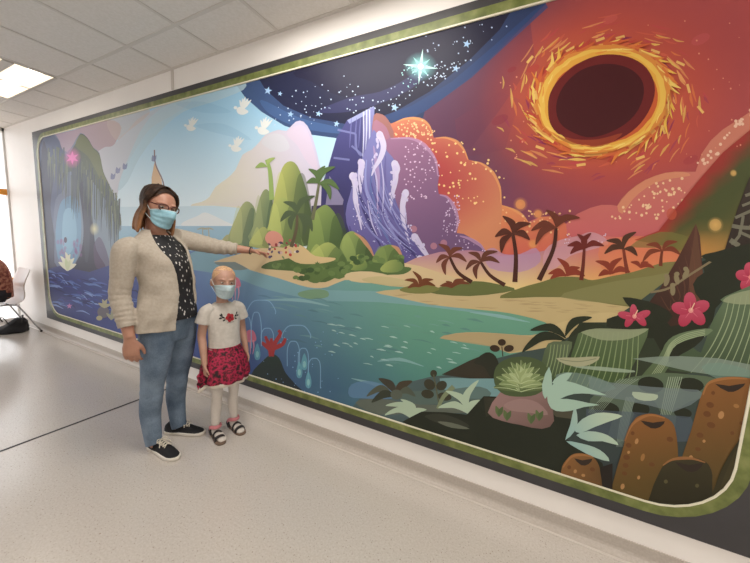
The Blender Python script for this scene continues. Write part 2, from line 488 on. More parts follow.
def leaf(x0, y0, x1, y1, w, c, bend=.25):
    """pointed frond from (x0, y0) arching to the tip (x1, y1)"""
    dx, dy = x1-x0, y1-y0; nx, ny = -dy, dx
    if ny > 0: nx, ny = -nx, -ny                      # arch upwards
    m = (x0+dx*.5+nx*bend, y0+dy*.5+ny*bend)
    L = math.hypot(dx, dy); ux, uy = nx/L, ny/L
    P([(x0, y0), (x0+dx*.22+nx*bend*.75+ux*w*.35, y0+dy*.22+ny*bend*.75+uy*w*.35), (m[0]+ux*w*.5, m[1]+uy*w*.5), (x0+dx*.82+nx*bend*.55+ux*w*.25, y0+dy*.82+ny*bend*.55+uy*w*.25), (x1, y1),
       (x0+dx*.78+nx*bend*.5-ux*w*.3, y0+dy*.78+ny*bend*.5-uy*w*.3), (m[0]-ux*w*.5, m[1]-uy*w*.5), (x0+dx*.22+nx*bend*.6-ux*w*.3, y0+dy*.22+ny*bend*.6-uy*w*.3)], c, 3)
def palm(x, y, tips, trunk, c, ct, w=6, tw=3.2):
    if trunk: line([(x, y), *trunk], (tw*.8, tw, tw*1.3), ct)
    for tx, ty in tips: leaf(x, y, tx, ty, w*.85, c, .22)

# sky
def sky(x, y):
    t = min(1, max(0, (y-100)/130)); c = [lerp(a, b, t) for a, b in zip((148, 194, 220), (234, 242, 242))]
    u = min(1, max(0, (150-x)/110)); return tuple(lerp(a, b, u*.45) for a, b in zip(c, (196, 202, 206)))
G("20,90 480,-60 480,300 20,300", sky, cell=.2)
# warm red half of the sky
def red(x, y):
    d = math.hypot((x-602)/75, (y-101)/62); g = max(0, 1-abs(d-1.15)/.85)
    t = min(1, max(0, (x-505)/105)); c = [lerp(a, b, t) for a, b in zip((98, 62, 88), (172, 72, 72))]
    c = [lerp(a, b, g*.75) for a, b in zip(c, (196, 80, 62))]
    if y < 40: c = [lerp(a, b, min(1, (40-y)/60)*.4*min(1, max(0, (x-560)/80))) for a, b in zip(c, (205, 95, 90))]
    if y > 150: c = [lerp(a, b, min(1, (y-150)/60)*.5) for a, b in zip(c, (150, 70, 90))]
    return tuple(c)
G("405,122 425,112 470,78 500,50 545,5 580,-40 900,-120 900,300 400,300", red, cell=.08)
P("425,112 470,78 500,50 530,20 535,60 500,110 470,150 430,140", (96, 52, 78), 0, .5)
P("455,120 500,92 520,100 505,150 460,158", (118, 58, 78), 0, .35)
# night sky
P("236,84 246,98 262,112 285,126 312,135 345,139.5 362,146 420,130 425,112 470,78 500,50 545,5 580,-40 420,0 300,50", ((60, 82, 122), (44, 58, 94), (250, 110), (420, 110)))
P("258,77 266,90 284,106 312,118 345,124 372,124 392,114 430,92 470,60 500,30 530,-20 420,0 300,50", ((34, 38, 66), (27, 26, 50), (270, 100), (380, 50)))
P("300,66 312,82 340,96 372,96 410,76 450,46 480,20 500,-10 420,0", (28, 25, 50), 4, .8)
P("318,112 350,98 380,92 405,80 420,68 428,74 410,90 380,104 350,112", (58, 58, 100), 4, .6)
P("378,118 412,106 452,82 492,48 530,14 545,3 548,8 502,50 472,78 428,110 404,122", (46, 70, 116), 0, .8)
P("262,100 300,118 340,128 342,134 300,128 270,114", (74, 106, 156), 4, .5)
glow(421, 67, 17, 15, (130, 200, 200), .7); star(421, 67, 18, (190, 230, 222), 4, .16, .12); star(421, 67, 12, (150, 214, 206), 4, .22, .9); glow(421, 67, 11, 10, (140, 220, 208), .9); E(421, 67, 3, 3, (225, 245, 236))
for x, y, r in ((268.5, 91, 4.2), (280.5, 94, 2.6), (291, 114.5, 3.4), (319, 114, 3.2), (337, 124, 3.2), (395, 108, 4.2), (456, 69, 4), (467, 44.5, 4.2)): star(x, y, r, (158, 190, 222), 5, .42, .2)
dots(60, (275, 75, 365, 128), .75, (190, 205, 225), lambda x, y: y > 72+(365-x)*.2, seed=3)
dots(60, (365, 60, 480, 112), .8, (190, 205, 225), lambda x, y: y < 118-(x-380)*.6 and y > 105-(x-365)*.62, seed=4)
dots(36, (425, 25, 520, 80), .8, (180, 195, 222), lambda x, y: y < 95-(x-425)*.75, seed=5)
dots(26, (402, 66, 420, 88), .7, (160, 215, 215), None, seed=6)
# left sky: sunlit haze and clouds
P("40,140 75,130 108,120 122,128 112,150 100,172 104,215 60,215 40,160", ((160, 140, 164), (184, 162, 164), (60, 150), (120, 130)), 3)
P("96,160 104,148 113,146 122,136 128,131 140,118 165,105 192,100 176,114 152,128 136,150 122,176 116,200 100,210", ((196, 194, 200), (180, 194, 204), (105, 165), (185, 108)), 4)
P("150,118 186,98 240,82 244,90 214,102 184,112 160,132 140,158 128,182 118,190 128,160", (176, 202, 212), 3, .75)
P("108,118 142,108 150,114 128,132 116,140", (196, 178, 172), 3, .6)
for x0, y0, x1, y1 in ((176, 104, 232, 112), (196, 126, 252, 140)): P(f"{x0},{y0} {(x0+x1)/2},{y0-2} {x1},{y1} {(x0+x1)/2},{y0+9}", (112, 164, 198), 4, .2)
# big cream cloud behind the island, low cloud bank and far sea
P("112,207 330,205 330,240 112,232", (176, 204, 216), 0, .5)
P("191,206 202,202 210,197 216,187 227,179 236,170 243,155 252,150 260,142 266,135 279,130 287,131 296,122 304,122 311,132 316,148 320,165 323,180 326,235 250,232 240,208", ((224, 216, 192), (196, 186, 208), (230, 200), (318, 150)), 2)
P("262,142 272,134 284,136 290,148 280,152 268,148", (206, 206, 210), 4, .6); P("287,134 297,126 306,128 313,146 318,170 306,160 298,146", (212, 190, 206), 4, .6)
P("184,222 198,216 203,213 208,213 217,217 225,221 234,226 210,227 184,226", (226, 228, 226), 3)
P("112,226 300,226 300,262 112,262", ((158, 190, 208), (140, 182, 198), (200, 226), (200, 252)))
P("222,243 227,235 233,236 238,244", (176, 172, 120), 3)
for dx in (0, 6): 
    line([(203+dx, 228), (204+dx, 243)], .9, (176, 168, 140))
    for a in (-5, -3, 3, 5): line([(203+dx, 228), (203+dx+a, 227+abs(a)*.5)], 1., (176, 168, 140))
# white birds and a small sailing boat
for x, y, s in ((241, 106, 1.), (262, 126, 1.), (190, 124, .8), (235, 144, .9)):
    w_ = (226, 226, 220)
    P([(x-4*s, y+4*s), (x-1*s, y+1*s), (x+4*s, y+3*s), (x+8*s, y+6*s), (x+3*s, y+9*s), (x-2*s, y+8*s)], w_, 3)
    for k in range(5): leaf(x+2*s, y+5*s, x+(-1+3*k)*s, y+(-9+1.5*abs(k-2))*s, 3*s, w_, .05)
    E(x-5*s, y+2*s, 1.8*s, 1.6*s, w_)
P("152,186 154,168 155.5,163 159,172 163,186", (214, 176, 134), 2); line("155,150 156,164 163,180 165,190", 1.3, (132, 108, 112))
for x, y in ((154, 158), (118, 170), (113, 176), (125, 166)): P([(x-2, y+3), (x-1, y-3), (x+1, y-1), (x+3, y-3), (x+2, y+3)], (112, 118, 160), 2, .8)

# moss-hung swamp trees at the left
P("36,140 57,136 62,148 68,152 74,144 81,133 88,138 94,148 100,153 104,174 109,184 113,190 117,202 121,214 122,230 118,238 120,300 36,330", ((104, 112, 138), (146, 160, 172), (48, 200), (112, 200)), 2)
P("41,142 56,137 63,150 68,164 64,190 56,200 52,240 44,270", (78, 86, 116), 3, .8)
P("60,206 66,198 74,196 80,206 82,226 80,250 74,264 64,266 58,256 56,232", (116, 158, 188), 3, .8); P("64,214 71,208 76,218 77,238 70,254 63,246", (150, 192, 212), 3, .6)
P("42,150 50,158 54,178 51,206 55,236 55,262 62,276 40,300", (64, 66, 88), 3)
P("79,168 86,160 95,172 93,186 92,206 94,228 97,250 107,269 96,275 84,271 68,277 80,256 84,236 83,214 80,190", (66, 68, 84), 3); P("85,180 90,180 90,250 86,262 84,230", (86, 88, 102), 2, .6)
line("84,180 74,170 66,172 60,184", (5, 4, 1.5), (70, 72, 86)); line("92,178 102,182 110,196 114,214", (5, 4, 1.5), (74, 76, 88))
P("66,166 70,154 76,144 81,134 88,138 94,148 100,154 104,172 110,185 116,202 121,214 121,226 114,212 106,200 98,188 90,178 80,172 72,172", ((92, 98, 92), (112, 118, 86), (70, 170), (112, 190)), 3)
P("76,146 81,135 88,139 94,149 100,156 104,174 112,190 104,184 96,170 88,156", (128, 132, 92), 3, .6)
R_ = random.Random(77)
for k in range(170):
    x = R_.uniform(48, 121); top_ = 168+max(0, x-84)*1.1 if x > 66 else 158; y = top_+R_.uniform(-12, 8); L = R_.uniform(14, 46)*(1 if x > 66 else .8)
    line([(x, y), (x+R_.uniform(-.6, .6), y+L*.5), (x+R_.uniform(-.5, .5), y+L)], (R_.uniform(.8, 1.7), R_.uniform(.6, 1.2), .2), R_.choice([(92, 98, 104), (112, 118, 100), (80, 86, 98), (130, 136, 112), (100, 108, 98)]), 1, 2)
P("94,250 96,241 100,237 104,243 108,254 110,268 97,268", (100, 80, 108), 3, .7)
for k in range(14): E(R_.uniform(58, 66), R_.uniform(240, 262), R_.uniform(.8, 1.8), R_.uniform(1.4, 3), (150, 96, 146), 0, 8, .5); E(R_.uniform(74, 82), R_.uniform(240, 262), R_.uniform(.8, 1.8), R_.uniform(1.4, 3), (140, 92, 140), 0, 8, .5)
glow(73, 158, 9, 11, (232, 110, 178), .95); star(73, 158, 7, (236, 130, 190), 6, .4)
glow(95, 229, 5, 7, (232, 222, 176), .9); E(66, 240, 1.6, 3, (84, 70, 96))
# dark blue swamp water
P("36,272 60,266 90,272 120,262 200,250 200,420 36,330", ((56, 62, 112), (72, 86, 146), (45, 300), (150, 300)))
R_ = random.Random(11)
for k in range(200):
    x = R_.uniform(50, 175); y = R_.uniform(268, 304)+(x-50)*.24; l = R_.uniform(2, 8)
    line([(x-l, y-R_.uniform(-1, 2)), (x, y), (x+l, y+R_.uniform(0, 4))], (.4, R_.uniform(.9, 2.6), .4), R_.choice([(100, 126, 182), (82, 102, 166), (48, 52, 98), (132, 154, 202), (74, 70, 132), (62, 76, 140)]), 1, 3)
for x1, y1 in ((59, 262), (61, 256), (66, 252), (71, 254), (75, 258), (77, 264)): leaf(68, 271, x1, y1, 5, (222, 218, 192), .12)
leaf(68, 271, 66, 258, 4, (196, 204, 160), .05); leaf(68, 271, 71, 260, 4, (204, 208, 170), .05)
E(104, 312, 6, 6, (112, 106, 112)); [leaf(105, 308, x1, y1, 3.4, (176, 168, 134), .1) for x1, y1 in ((99, 303), (103, 299), (108, 299), (112, 304))]; [leaf(112, 320, x1, y1, 3.4, (160, 158, 130), .1) for x1, y1 in ((107, 313), (112, 310), (117, 314))]; E(100, 318, 3, 2.4, (170, 160, 120)); star(70, 306, 3, (190, 120, 170), 5)

# purple cliff
P("322,186 328,169 337,138 347.5,120.5 374,106.5 375,116 372,150 372,190 366,215 350,250 320,250", ((74, 72, 124), (50, 46, 88), (350, 130), (335, 230)))
P("347.5,120.5 374,106.5 374.5,112 368,114 350,124", (150, 154, 196)); P("366,112 375,107 373,150 371,176 362,172 364,140", ((132, 132, 184), (96, 90, 140), (370, 112), (366, 170)))
for s in ("338,130 356,134", "356,134 357,150 362,156", "334,158 350,160", "352,146 364,156"): line(s, 2., (124, 126, 176), .8, 2)
for x in (352, 357, 361): line([(x, 118), (x-1, 132), (x-2, 148)], (.6, 1.6, .4), (112, 112, 166), .7)
for x, y0, y1 in ((364, 112, 160), (367, 110, 150), (370, 110, 168)): line([(x, y0), (x, (y0+y1)/2), (x-1, y1)], (1.4, 1.2, .3), (206, 206, 226), .9)
P("312,206 344,204 346,240 312,240", (62, 54, 86)); P("330,176 344,200 343,205 326,205", (150, 140, 168), 0, .7)

# glowing orange and violet clouds
ORG = ((222, 146, 80), (204, 74, 62), (455, 140), (490, 250))
P("374,116 380,114 386,117 391,124 396,122 404,118.5 414,117.5 424,120 431,127 434,138 446,137 457,141 465,150 469,160 482,163 494,172 501,187 502,205 514,209 522,214 528,222 540,217 556,216 566,224 577,214 590,208 601,205 610,205 617,206 628,192 645,180 665,173 682,172 695,172 701,154 710,141 722,130 750,112 800,90 800,300 376,300", ORG, 0)
G("374,116 380,114 386,117 391,124 396,122 404,118.5 414,117.5 424,120 431,127 434,138 446,137 457,141 465,150 469,160 482,163 494,172 501,187 502,205 502,262 420,262 380,200", lambda x, y: tuple(lerp(a, b, min(1, max(0, (math.hypot((x-410)/100, (y-180)/66)-.35)/.65))) for a, b in zip((178, 68, 68), (210, 132, 92))), cell=.045)
P("374,116 380,114 386,117 391,125 394,138 374,140", (158, 104, 98), 2)
PINK = lambda x, y: tuple(lerp(a, b, min(1, max(0, (y-150)/110))) for a, b in zip((206, 122, 98), (200, 92, 100)))
G("528,222 540,217 556,216 566,224 577,214 590,208 601,205 610,205 617,206 628,192 645,180 665,173 682,172 695,172 701,154 710,141 722,130 750,112 800,90 800,290 528,290", PINK, cell=.06)
P("502,205 514,209 522,214 530,224 540,217 556,216 566,224 570,262 500,262", ((224, 140, 86), (206, 92, 78), (515, 205), (525, 255)))
P("617,206 628,192 645,180 665,173 682,172 690,176 664,180 646,188 632,200 622,214", (222, 150, 104), 2, .6)
for q in ('396,123 404,119.5 414,118.5 424,121 430,127 433,136', '436,138.5 446,138 457,142 464,150 468,160', '472,161.5 482,164 493,173 500,188 501,203', '504,206 514,210 522,215 528,222'): line(q, (.8, 3.2, .8), (230, 158, 94), .7)
dots(70, (395, 120, 440, 160), 1.1, (240, 196, 140), lambda x, y: math.hypot(x-414, y-141) < 23 and math.hypot(x-420, y-160) > 22, seed=8)
dots(60, (432, 138, 505, 205), 1.3, (244, 204, 130), lambda x, y: y > 142+max(0, x-465)*.75 and y < 190+max(0, x-440)*.4, seed=9)
dots(40, (500, 210, 570, 235), 1.2, (242, 190, 130), None, seed=10)
dots(60, (600, 176, 690, 222), 1.6, (240, 196, 150), lambda x, y: y > 212-(x-616)*.75 and y < 230-(x-640)*.6 and y > 177, seed=12)
dots(26, (696, 108, 750, 172), 1.9, (238, 190, 160), lambda x, y: abs(y-(172-(x-696)*1.08)+2) < 7, seed=13)
for x, y, r in ((520.5, 204.5, 6.5), (538, 214, 5), (533, 244, 5)): glow(x, y, r*1.2, r*1.2, (232, 150, 80), .9); E(x, y, r*.75, r*.75, (226, 146, 84), 0, 14, .7)
P("374,122 380,122 387,128 391,138 398,138 408.6,137.5 420,141 430,149 437,160 439.5,175 438,186 439,194 446,195.5 452,201 457,209 459.5,220 457,233 464,234 473,239 481,244 486,251 480,270 420,275 370,240 366,180", ((152, 106, 136), (112, 82, 118), (400, 140), (430, 250)))
P("374,122 380,122 387,128 390,138 384,140 376,138 372,150", (164, 112, 132), 2)
for s in ("391,139 408.6,138.5 420,142 429,150 436,161 438,176", "440,195 447,197 452,203 456,211 458,221 456,232", "460,236 470,239 480,245 485,251"): line(s, (1., 4, 1.), (196, 150, 184), .6)
dots(80, (395, 142, 440, 200), .9, (222, 190, 214), lambda x, y: math.hypot(x-408, y-172) < 34 and x > 404, seed=14)
dots(60, (436, 196, 460, 236), .8, (214, 186, 216), lambda x, y: x > 446-(y-196)*.1, seed=15); dots(16, (455, 236, 486, 254), .8, (214, 190, 220), lambda x, y: y > 234+(x-455)*.5, seed=16)
for x, y, r in ((414, 229, 3.4), (434, 246, 3.4), (444, 243, 3.4)): E(x, y, r, r, (196, 130, 140), 0, 12, .6)
# breaking wave sweeping down from the cliff
P("366,150 374,130 380,140 388,152 396,162 397,176 394,190 398,206 408,226 420,244 434,260 440,270 400,274 376,262 362,250 350,232 346,214 350,196 356,176", ((120, 118, 172), (92, 80, 138), (370, 160), (400, 260)), 2)
for s, w_, c in (("362,166 360,186 364,208 374,232 384,252", (1, 4, 1), (58, 52, 104)), ("372,170 372,196 380,222 392,246", (1, 5, 1), (96, 110, 164)), ("379,160 380,190 388,220 402,250", (1, 4, 1), (132, 128, 182)), ("386,156 386,190 396,224 416,256", (1, 5, 1), (104, 96, 150)),
                 ("367,160 366,184 372,210 382,236", (1, 3, 1), (148, 150, 200)), ("350,226 354,240 364,254", (1, 4, 1), (80, 74, 130)), ("398,236 408,248 420,260", (1, 4, 1), (60, 52, 104)), ("374,146 378,176 378,214", (1, 5, .6), (166, 140, 180))): line(s, w_, c, .85)
FOAM = (206, 196, 220)
for s in ("353,175 356,186 356,200 359,214 362,230", "362,162 361,178 361,196", "395,163 396,178 393,194 391,212", "406,192 403,206 404,222 410,244", "415,236 421,246 428,256 435,263", "380,134 384,146 381,158 375,168 372,176", "395,163 398,170 394,182", "420,258 428,265"):
    L = pts(s); line(L, (6.5, 5, .8), FOAM, .95); E(L[0][0], L[0][1]+1.5, 3.4, 4.2, FOAM)
R_ = random.Random(66)
for k in range(26):
    x = R_.uniform(354, 392); y = R_.uniform(168, 214); q = R_.uniform(.35, 1.); dx = 6+34*q*(y-150)/60; dy = 16+26*q
    line([(x, y), (x+dx*.18, y+dy*.4), (x+dx*.5, y+dy*.75), (x+dx, y+dy*1.1)], (.3, R_.uniform(.8, 2.6), .3), R_.choice([(140, 140, 192), (92, 86, 146), (118, 116, 172), (160, 154, 200), (80, 74, 130)]), 1, 3)
for k in range(70):
    a = R_.choice([("353,175", "361,228"), ("362,162", "361,196"), ("395,163", "391,212"), ("406,192", "410,244"), ("415,236", "434,262"), ("381,134", "373,174")]); (x0, y0), (x1, y1) = pts(a[0])[0], pts(a[1])[0]; t = R_.random()**1.3
    E(lerp(x0, x1, t)+R_.uniform(-3, 3), lerp(y0, y1, t), R_.uniform(1, 2.4)*(1.2-t), R_.uniform(1.4, 3.4)*(1.2-t), (200, 188, 218), R_.uniform(-30, 30), 9)
for s in ("372,160 377,180 378,206", "381,158 384,184 383,212", "357,210 364,226", "405,204 407,224", "368,200 372,222 378,236"): line(s, (.5, 1.6, .4), (198, 190, 222), .8)
dots(90, (352, 176, 420, 262), .5, (206, 204, 230), lambda x, y: 170+(x-350)*1.0 < y < 226+(x-350)*.7, seed=17)
E(413, 272, 14, 5, (190, 128, 160), 10, 14, .6)

# horizon glow behind the right-hand beach
def horizon(x, y):
    v = min(1, max(0, (y-246)/40)); t = min(1, max(0, (x-520)/110))
    top_ = [lerp(a, b, t) for a, b in zip((172, 116, 146), (222, 112, 92))]; low = [lerp(a, b, t) for a, b in zip((232, 202, 132), (232, 162, 80))]
    return tuple(lerp(a, b, v) for a, b in zip(top_, low))
G("396,268 416,258 440,252 470,250 486,252 500,256 530,254 556,248 580,240 600,236 640,238 660,244 700,252 760,244 760,320 396,300", horizon, cell=.06)
P("486,252 494,248 504,254 520,254 536,248 540,262 520,272 490,268", (184, 140, 170), 3, .75)
P("545,250 560,240 578,236 590,232 602,236 608,244 590,250 570,256 556,268 544,268", (206, 150, 158), 3, .8)
dots(24, (560, 232, 606, 248), .8, (226, 196, 214), None, seed=18)
P("600,244 640,236 680,246 672,270 610,276", (226, 128, 82), 3, .6)
glow(429, 282, 16, 9, (238, 214, 110), .95)
# green-red ridge at the right
def ridge(x, y):
    d = ((x-658)*.735+(y-231)*.678)              # distance from the slope, px
    t = min(1, max(0, (d-2)/12)); c = [lerp(a, b, t) for a, b in zip((160, 48, 40), (74, 80, 40))]
    if y > 226: c = [lerp(a, b, min(1, (y-226)/24)*(1 if x > 690 else .4)) for a, b in zip(c, (222, 150, 70))]
    u = min(1, max(0, (d-34)/30)); c = [lerp(a, b, u*.55) for a, b in zip(c, (132, 110, 56))]
    return tuple(c)
G("634,240 658,231 675,209 701,177 722,153 752,128 775,112 790,270 700,266 664,246", ridge, cell=.045)
P("630,246 660,232 690,238 694,250 660,248", (116, 112, 54), 3, .7)
for x, y, r in ((714.5, 225, 8.5), (732.5, 173.5, 4)): glow(x, y, r, r, (226, 176, 96), .9); E(x, y, r*.7, r*.7, (214, 168, 90), 0, 14, .6)
E(671, 214, 5, 6, (196, 84, 56), 0, 14, .7)
# ring of fire in the red sky
glow(602, 100, 125, 98, (206, 84, 56), .75, 28); glow(602, 100, 96, 78, (226, 110, 50), .85, 28)
for k in range(190):
    R_ = random.Random(200+k); a = R_.uniform(0, 2*PI); q = 1.04+.6*R_.random()**1.6
    def on(a, q): 
        x, y = 64*q*math.cos(a), 50*q*math.sin(a); r = math.radians(-12); return (602+x*math.cos(r)-y*math.sin(r), 100.5+x*math.sin(r)+y*math.cos(r))
    da = R_.uniform(.12, .38)/q; c = R_.choice([(238, 196, 90), (232, 130, 60), (196, 70, 74), (236, 160, 90), (150, 50, 84), (214, 96, 70)])
    line([on(a, q), on(a+da*.5, q*1.01), on(a+da, q*1.05)], (.6, R_.uniform(1.4, 3.2), .5), c, .85 if q < 1.3 else .55, 3)
def ell(rx, ry, cx=602, cy=100.5, rot=-12, n=48, wob=0., seed=0):
    R_ = random.Random(seed); r = math.radians(rot); L = []
    for k in range(n):
        a = 2*PI*k/n; q = 1+wob*R_.uniform(-1, 1); x, y = rx*q*math.cos(a), ry*q*math.sin(a)
        L.append((cx+x*math.cos(r)-y*math.sin(r), cy+x*math.sin(r)+y*math.cos(r)))
    return L
R_ = random.Random(88)
for k in range(90):
    a = 2*PI*k/90+R_.uniform(-.03, .03); q = R_.uniform(.98, 1.06); ln = R_.uniform(.22, .5); c = R_.choice([(240, 186, 70), (228, 128, 50), (214, 96, 50), (244, 204, 96), (196, 70, 56)])
    line([on(a, q), on(a+ln*.5, q+.05), on(a+ln, q+R_.uniform(.10, .26))], (R_.uniform(5, 8), R_.uniform(3, 5), .4), c, 1, 3)
P(ell(70, 56, wob=.04, seed=1), (214, 104, 52), 0, .6); P(ell(66, 52.5, wob=.03, seed=2), (226, 140, 54)); P(ell(63.5, 50, wob=.02, seed=3), (240, 190, 74))
P(ell(58, 47, wob=.015, seed=4), (236, 170, 58)); P(ell(54.5, 43, 602.5, 101.5, wob=.01, seed=5), (206, 92, 44)); 
P("548,112 549,98 556,84 570,70 588,60 606,56 626,58 642,66 651,78 654,92 650,108 640,124 626,136 608,144 590,147 572,143 557,134 550,124", (112, 34, 34), 3)
P("556,112 558,98 566,84 580,72 598,66 616,66 632,72 642,84 642,100 634,116 620,128 602,136 586,138 570,132 560,124", (74, 24, 28), 3); P("552,134 574,140 598,140 622,134 606,146 588,148 568,144", (168, 70, 40), 3, .7)
for k in range(46):
    R_ = random.Random(400+k); a = R_.uniform(0, 2*PI); q = R_.uniform(.92, 1.06)
    line([on(a, q), on(a+.09, q), on(a+.2, q*1.03)], (.6, R_.uniform(1., 2.2), .5), R_.choice([(250, 214, 110), (232, 140, 50), (246, 200, 90)]), .9, 3)
for x, y, a in ((688, 89, 75), (663, 130, 68), (540, 148, 20), (581, 165, -8), (680, 64, 25), (655, 52, 20), (536, 96, 80), (533, 122, 40), (600, 40, -20), (620, 38, -15), (570, 50, -30), (700, 110, 50), (640, 158, -20), (530, 60, -50)):
    r = math.radians(a); l = 4.5; line([(x-l*math.cos(r), y-l*math.sin(r)), (x, y), (x+l*math.cos(r), y+l*math.sin(r))], 2.6, (240, 190, 100), .9, 2)
for x, y, rx, c in ((533, 69, 7, (190, 66, 58)), (512, 70, 5, (150, 50, 60)), (523, 141, 4, (196, 60, 60)), (500, 120, 9, (140, 52, 66)), (700, 40, 10, (196, 84, 84)), (610, 20, 8, (206, 90, 80)), (690, 160, 8, (168, 60, 66))): E(x, y, rx, rx*.5, c, -25, 12, .6)
dots(40, (500, 20, 740, 190), .9, (222, 140, 110), lambda x, y: math.hypot((x-602)/64, (y-100)/52) > 1.2 and y > 60-(x-500)*.3 and y < 170, .6, 21)

# sea
def sea(x, y):
    z = (y-(262+(x-200)*.11))/110
    t = min(1, max(0, (x-225)/190)); u = min(1, max(0, z))
    left = [lerp(a, b, u) for a, b in zip((116, 152, 182), (62, 76, 142))]
    right = [lerp(a, b, u) for a, b in zip((112, 164, 134), (82, 140, 124))]
    c = [lerp(a, b, t) for a, b in zip(left, right)]
    if x < 222: c = [lerp(a, b, min(1, max(0, (x-152)/70))) for a, b in zip((70, 84, 144), c)]
    if u > .6 and x > 330: c = [lerp(a, b, (u-.6)*.9*max(0, 1-(x-330)/180)) for a, b in zip(c, (64, 92, 130))]
    return tuple(c)
G("146,259 172,254 190,251 240,252 330,262 400,276 480,296 600,330 600,480 420,470 200,420 164,390 150,330", sea, cell=.11)
P("196,251 206,252 250,262 300,282 330,290 390,292 450,306 520,318 440,308 380,302 320,300 270,290 230,276 180,266", (128, 168, 172), 3, .7)
P("215,263 232,258 246,262 250,268 236,270", (120, 122, 110), 3, .8)
P("300,292 316,289 328,291 328,297 312,299 300,296", (120, 152, 112), 3, .9)
R_ = random.Random(31)
for k in range(80):
    x = R_.uniform(262, 540); y = 290+(x-262)*.13+R_.uniform(0, 1)**1.3*95
    if y > 330+(x-262)*.3: continue
    l = R_.uniform(3, 13); line([(x-l, y-l*.1), (x, y), (x+l, y+l*.3)], (.3, R_.uniform(.8, 2.6), .3), R_.choice([(110, 152, 148), (78, 112, 122), (100, 146, 128), (124, 164, 158)]), .45, 3)
for k in range(40):
    x = R_.uniform(330, 470); y = R_.uniform(322, 362)+(x-330)*.05; l = R_.uniform(1.5, 5)
    line([(x-l, y-.4), (x, y), (x+l, y+1.2)], (.3, R_.uniform(.8, 1.9), .3), (176, 206, 196), .8, 3)
for s in ("378,361 400,359 424,366", "352,378 376,384 400,392", "262,300 300,300 330,306", "470,312 500,316 530,322"): line(s, (.5, 3.5, .5), (144, 182, 182), .7)
# sand and low bushes of the island
SAND = (212, 184, 138)
P("214,262 240,254 262,248 300,248 350,258 392,262 420,266 470,282 520,290 520,296 470,290 430,288 390,286 362,281 345,280 328,287 315,288 300,285 279,278 251,270 236,262", SAND, 2)
P("376,292 402,289 430,290 466,290 510,289 560,290 640,292 700,296 700,345 640,352 600,352 560,352 530,350 510,353 492,346 472,342 440,338 456,333 480,332 512,334 530,335 552,330 545,322 520,315 496,311 452,307 424,303 392,296", ((200, 176, 128), (196, 172, 116), (400, 300), (640, 330)), 2)
P("440,338 456,333.5 480,332.5 520,335 545,340 512,352 490,346", (178, 156, 112), 2, .8)
P("552,326 576,318 610,312 640,322 640,342 590,340 560,336", (208, 184, 128), 3, .7)
for k in range(30):
    x = R_.uniform(400, 640); y = 293+(x-400)*.05+R_.uniform(0, 12); line([(x-7, y), (x, y+.6), (x+7, y+.4)], (.2, 1.1, .2), (170, 144, 100), .6, 2)
# mountains
GRN = [
 ("229,244 236,219 243.6,204 250,202 256,210 258,228 256,246", (170, 172, 112), (100, 124, 92), (236, 215), (258, 225)),
 ("250,240 254,226 259.6,201 265,190 270,192 274,206 280,244", (150, 158, 104), (92, 116, 84), (254, 205), (276, 215)),
 ("270,240 272,215 276.7,190 283,168 290.5,161.5 298,166 305.5,185 309,200 314,244", (174, 176, 92), (92, 112, 70), (275, 190), (306, 200)),
 ("266,244 269,226 274.5,206 281,198 289,201 296,216 301,236 302,248", (178, 184, 98), (112, 134, 78), (270, 212), (300, 226)),
 ("250,246 257.5,232 264,227 269,231 277,247", (176, 180, 100), (140, 150, 90), (254, 232), (274, 242)),
 ("308,246 314,216 320.7,207.5 328,205.5 337.7,217 346,240 352,262 306,262", (132, 150, 78), (80, 104, 60), (314, 212), (344, 240)),
 ("340,250 344,237 350.5,231.5 356,232.5 365.5,241 374,255 370,264 342,262", (140, 156, 84), (84, 108, 62), (346, 236), (366, 258)),
 ("372,262 377,252 384,246 393,245 400.7,252 405,265 400,270 374,268", (120, 138, 74), (92, 114, 62), (378, 250), (398, 266)),
 ("306,262 312,253 323,244 332,243 342,252 348,262 340,272 312,270", (172, 180, 96), (100, 126, 70), (320, 245), (338, 266)),
]
for s, c0, c1, p0, p1 in GRN:
    P(s, (c0, c1, p0, p1), 3); L = pts(s); bx = max(p[0] for p in L); by = max(p[1] for p in L)
    P([(bx-(bx-x)*.52, by-(by-y)*.86) for x, y in L], tuple(v*.80 for v in c1), 3, .55)
    P([(bx-(bx-x)*.25, by-(by-y)*.6) for x, y in L], tuple(v*.68 for v in c1), 3, .45)
    bx = min(p[0] for p in L); P([(bx+2+(x-bx)*.42, by-3-(by-y)*.84) for x, y in L], tuple(min(255, v*1.12) for v in c0), 3, .4)
for s in ("355,233 362,238 370,248 374,256", "392,245.5 398,249 403,258"): line(s, (1, 4, 1), (206, 146, 106), .8)
P("290,258 304,250 318,258 340,262 352,262 372,262 398,266 412,268 404,274 386,275 370,279 352,276 340,276 326,282 312,280 300,272 280,270 262,268 270,262", (84, 106, 58), 3)
P("350,264 356,256 362,255 368,265 364,270 352,270", ((160, 170, 86), (100, 124, 66), (354, 256), (366, 270)), 3); P("381,268 389,261 399,260 404,267 398,272 384,272", ((160, 170, 90), (104, 126, 68), (384, 262), (402, 270)), 3)
P("306,270 318,262 330,268 342,266 352,272 340,279 330,276 318,283 308,280", (96, 118, 64), 3)
P("345,276 352,272 372,271.5 392,276 400,280 372,283 352,281", (212, 188, 142), 2); P("362,279 380,276 402,279 420,284 396,286 372,283", (196, 178, 128), 2)
P("282,250 296,244 306,248 316,256 336,258 330,262 312,264 296,262", (214, 184, 132), 3)
R_ = random.Random(52)
for k in range(46):
    x = R_.uniform(276, 404); y = 264+8*math.sin((x-276)/22)+R_.uniform(-3, 8); q = R_.uniform(2, 4.5); E(x, y, q, q*.7, R_.choice([(76, 98, 54), (92, 116, 62), (66, 88, 50), (106, 128, 70)]), R_.uniform(-20, 20), 10)
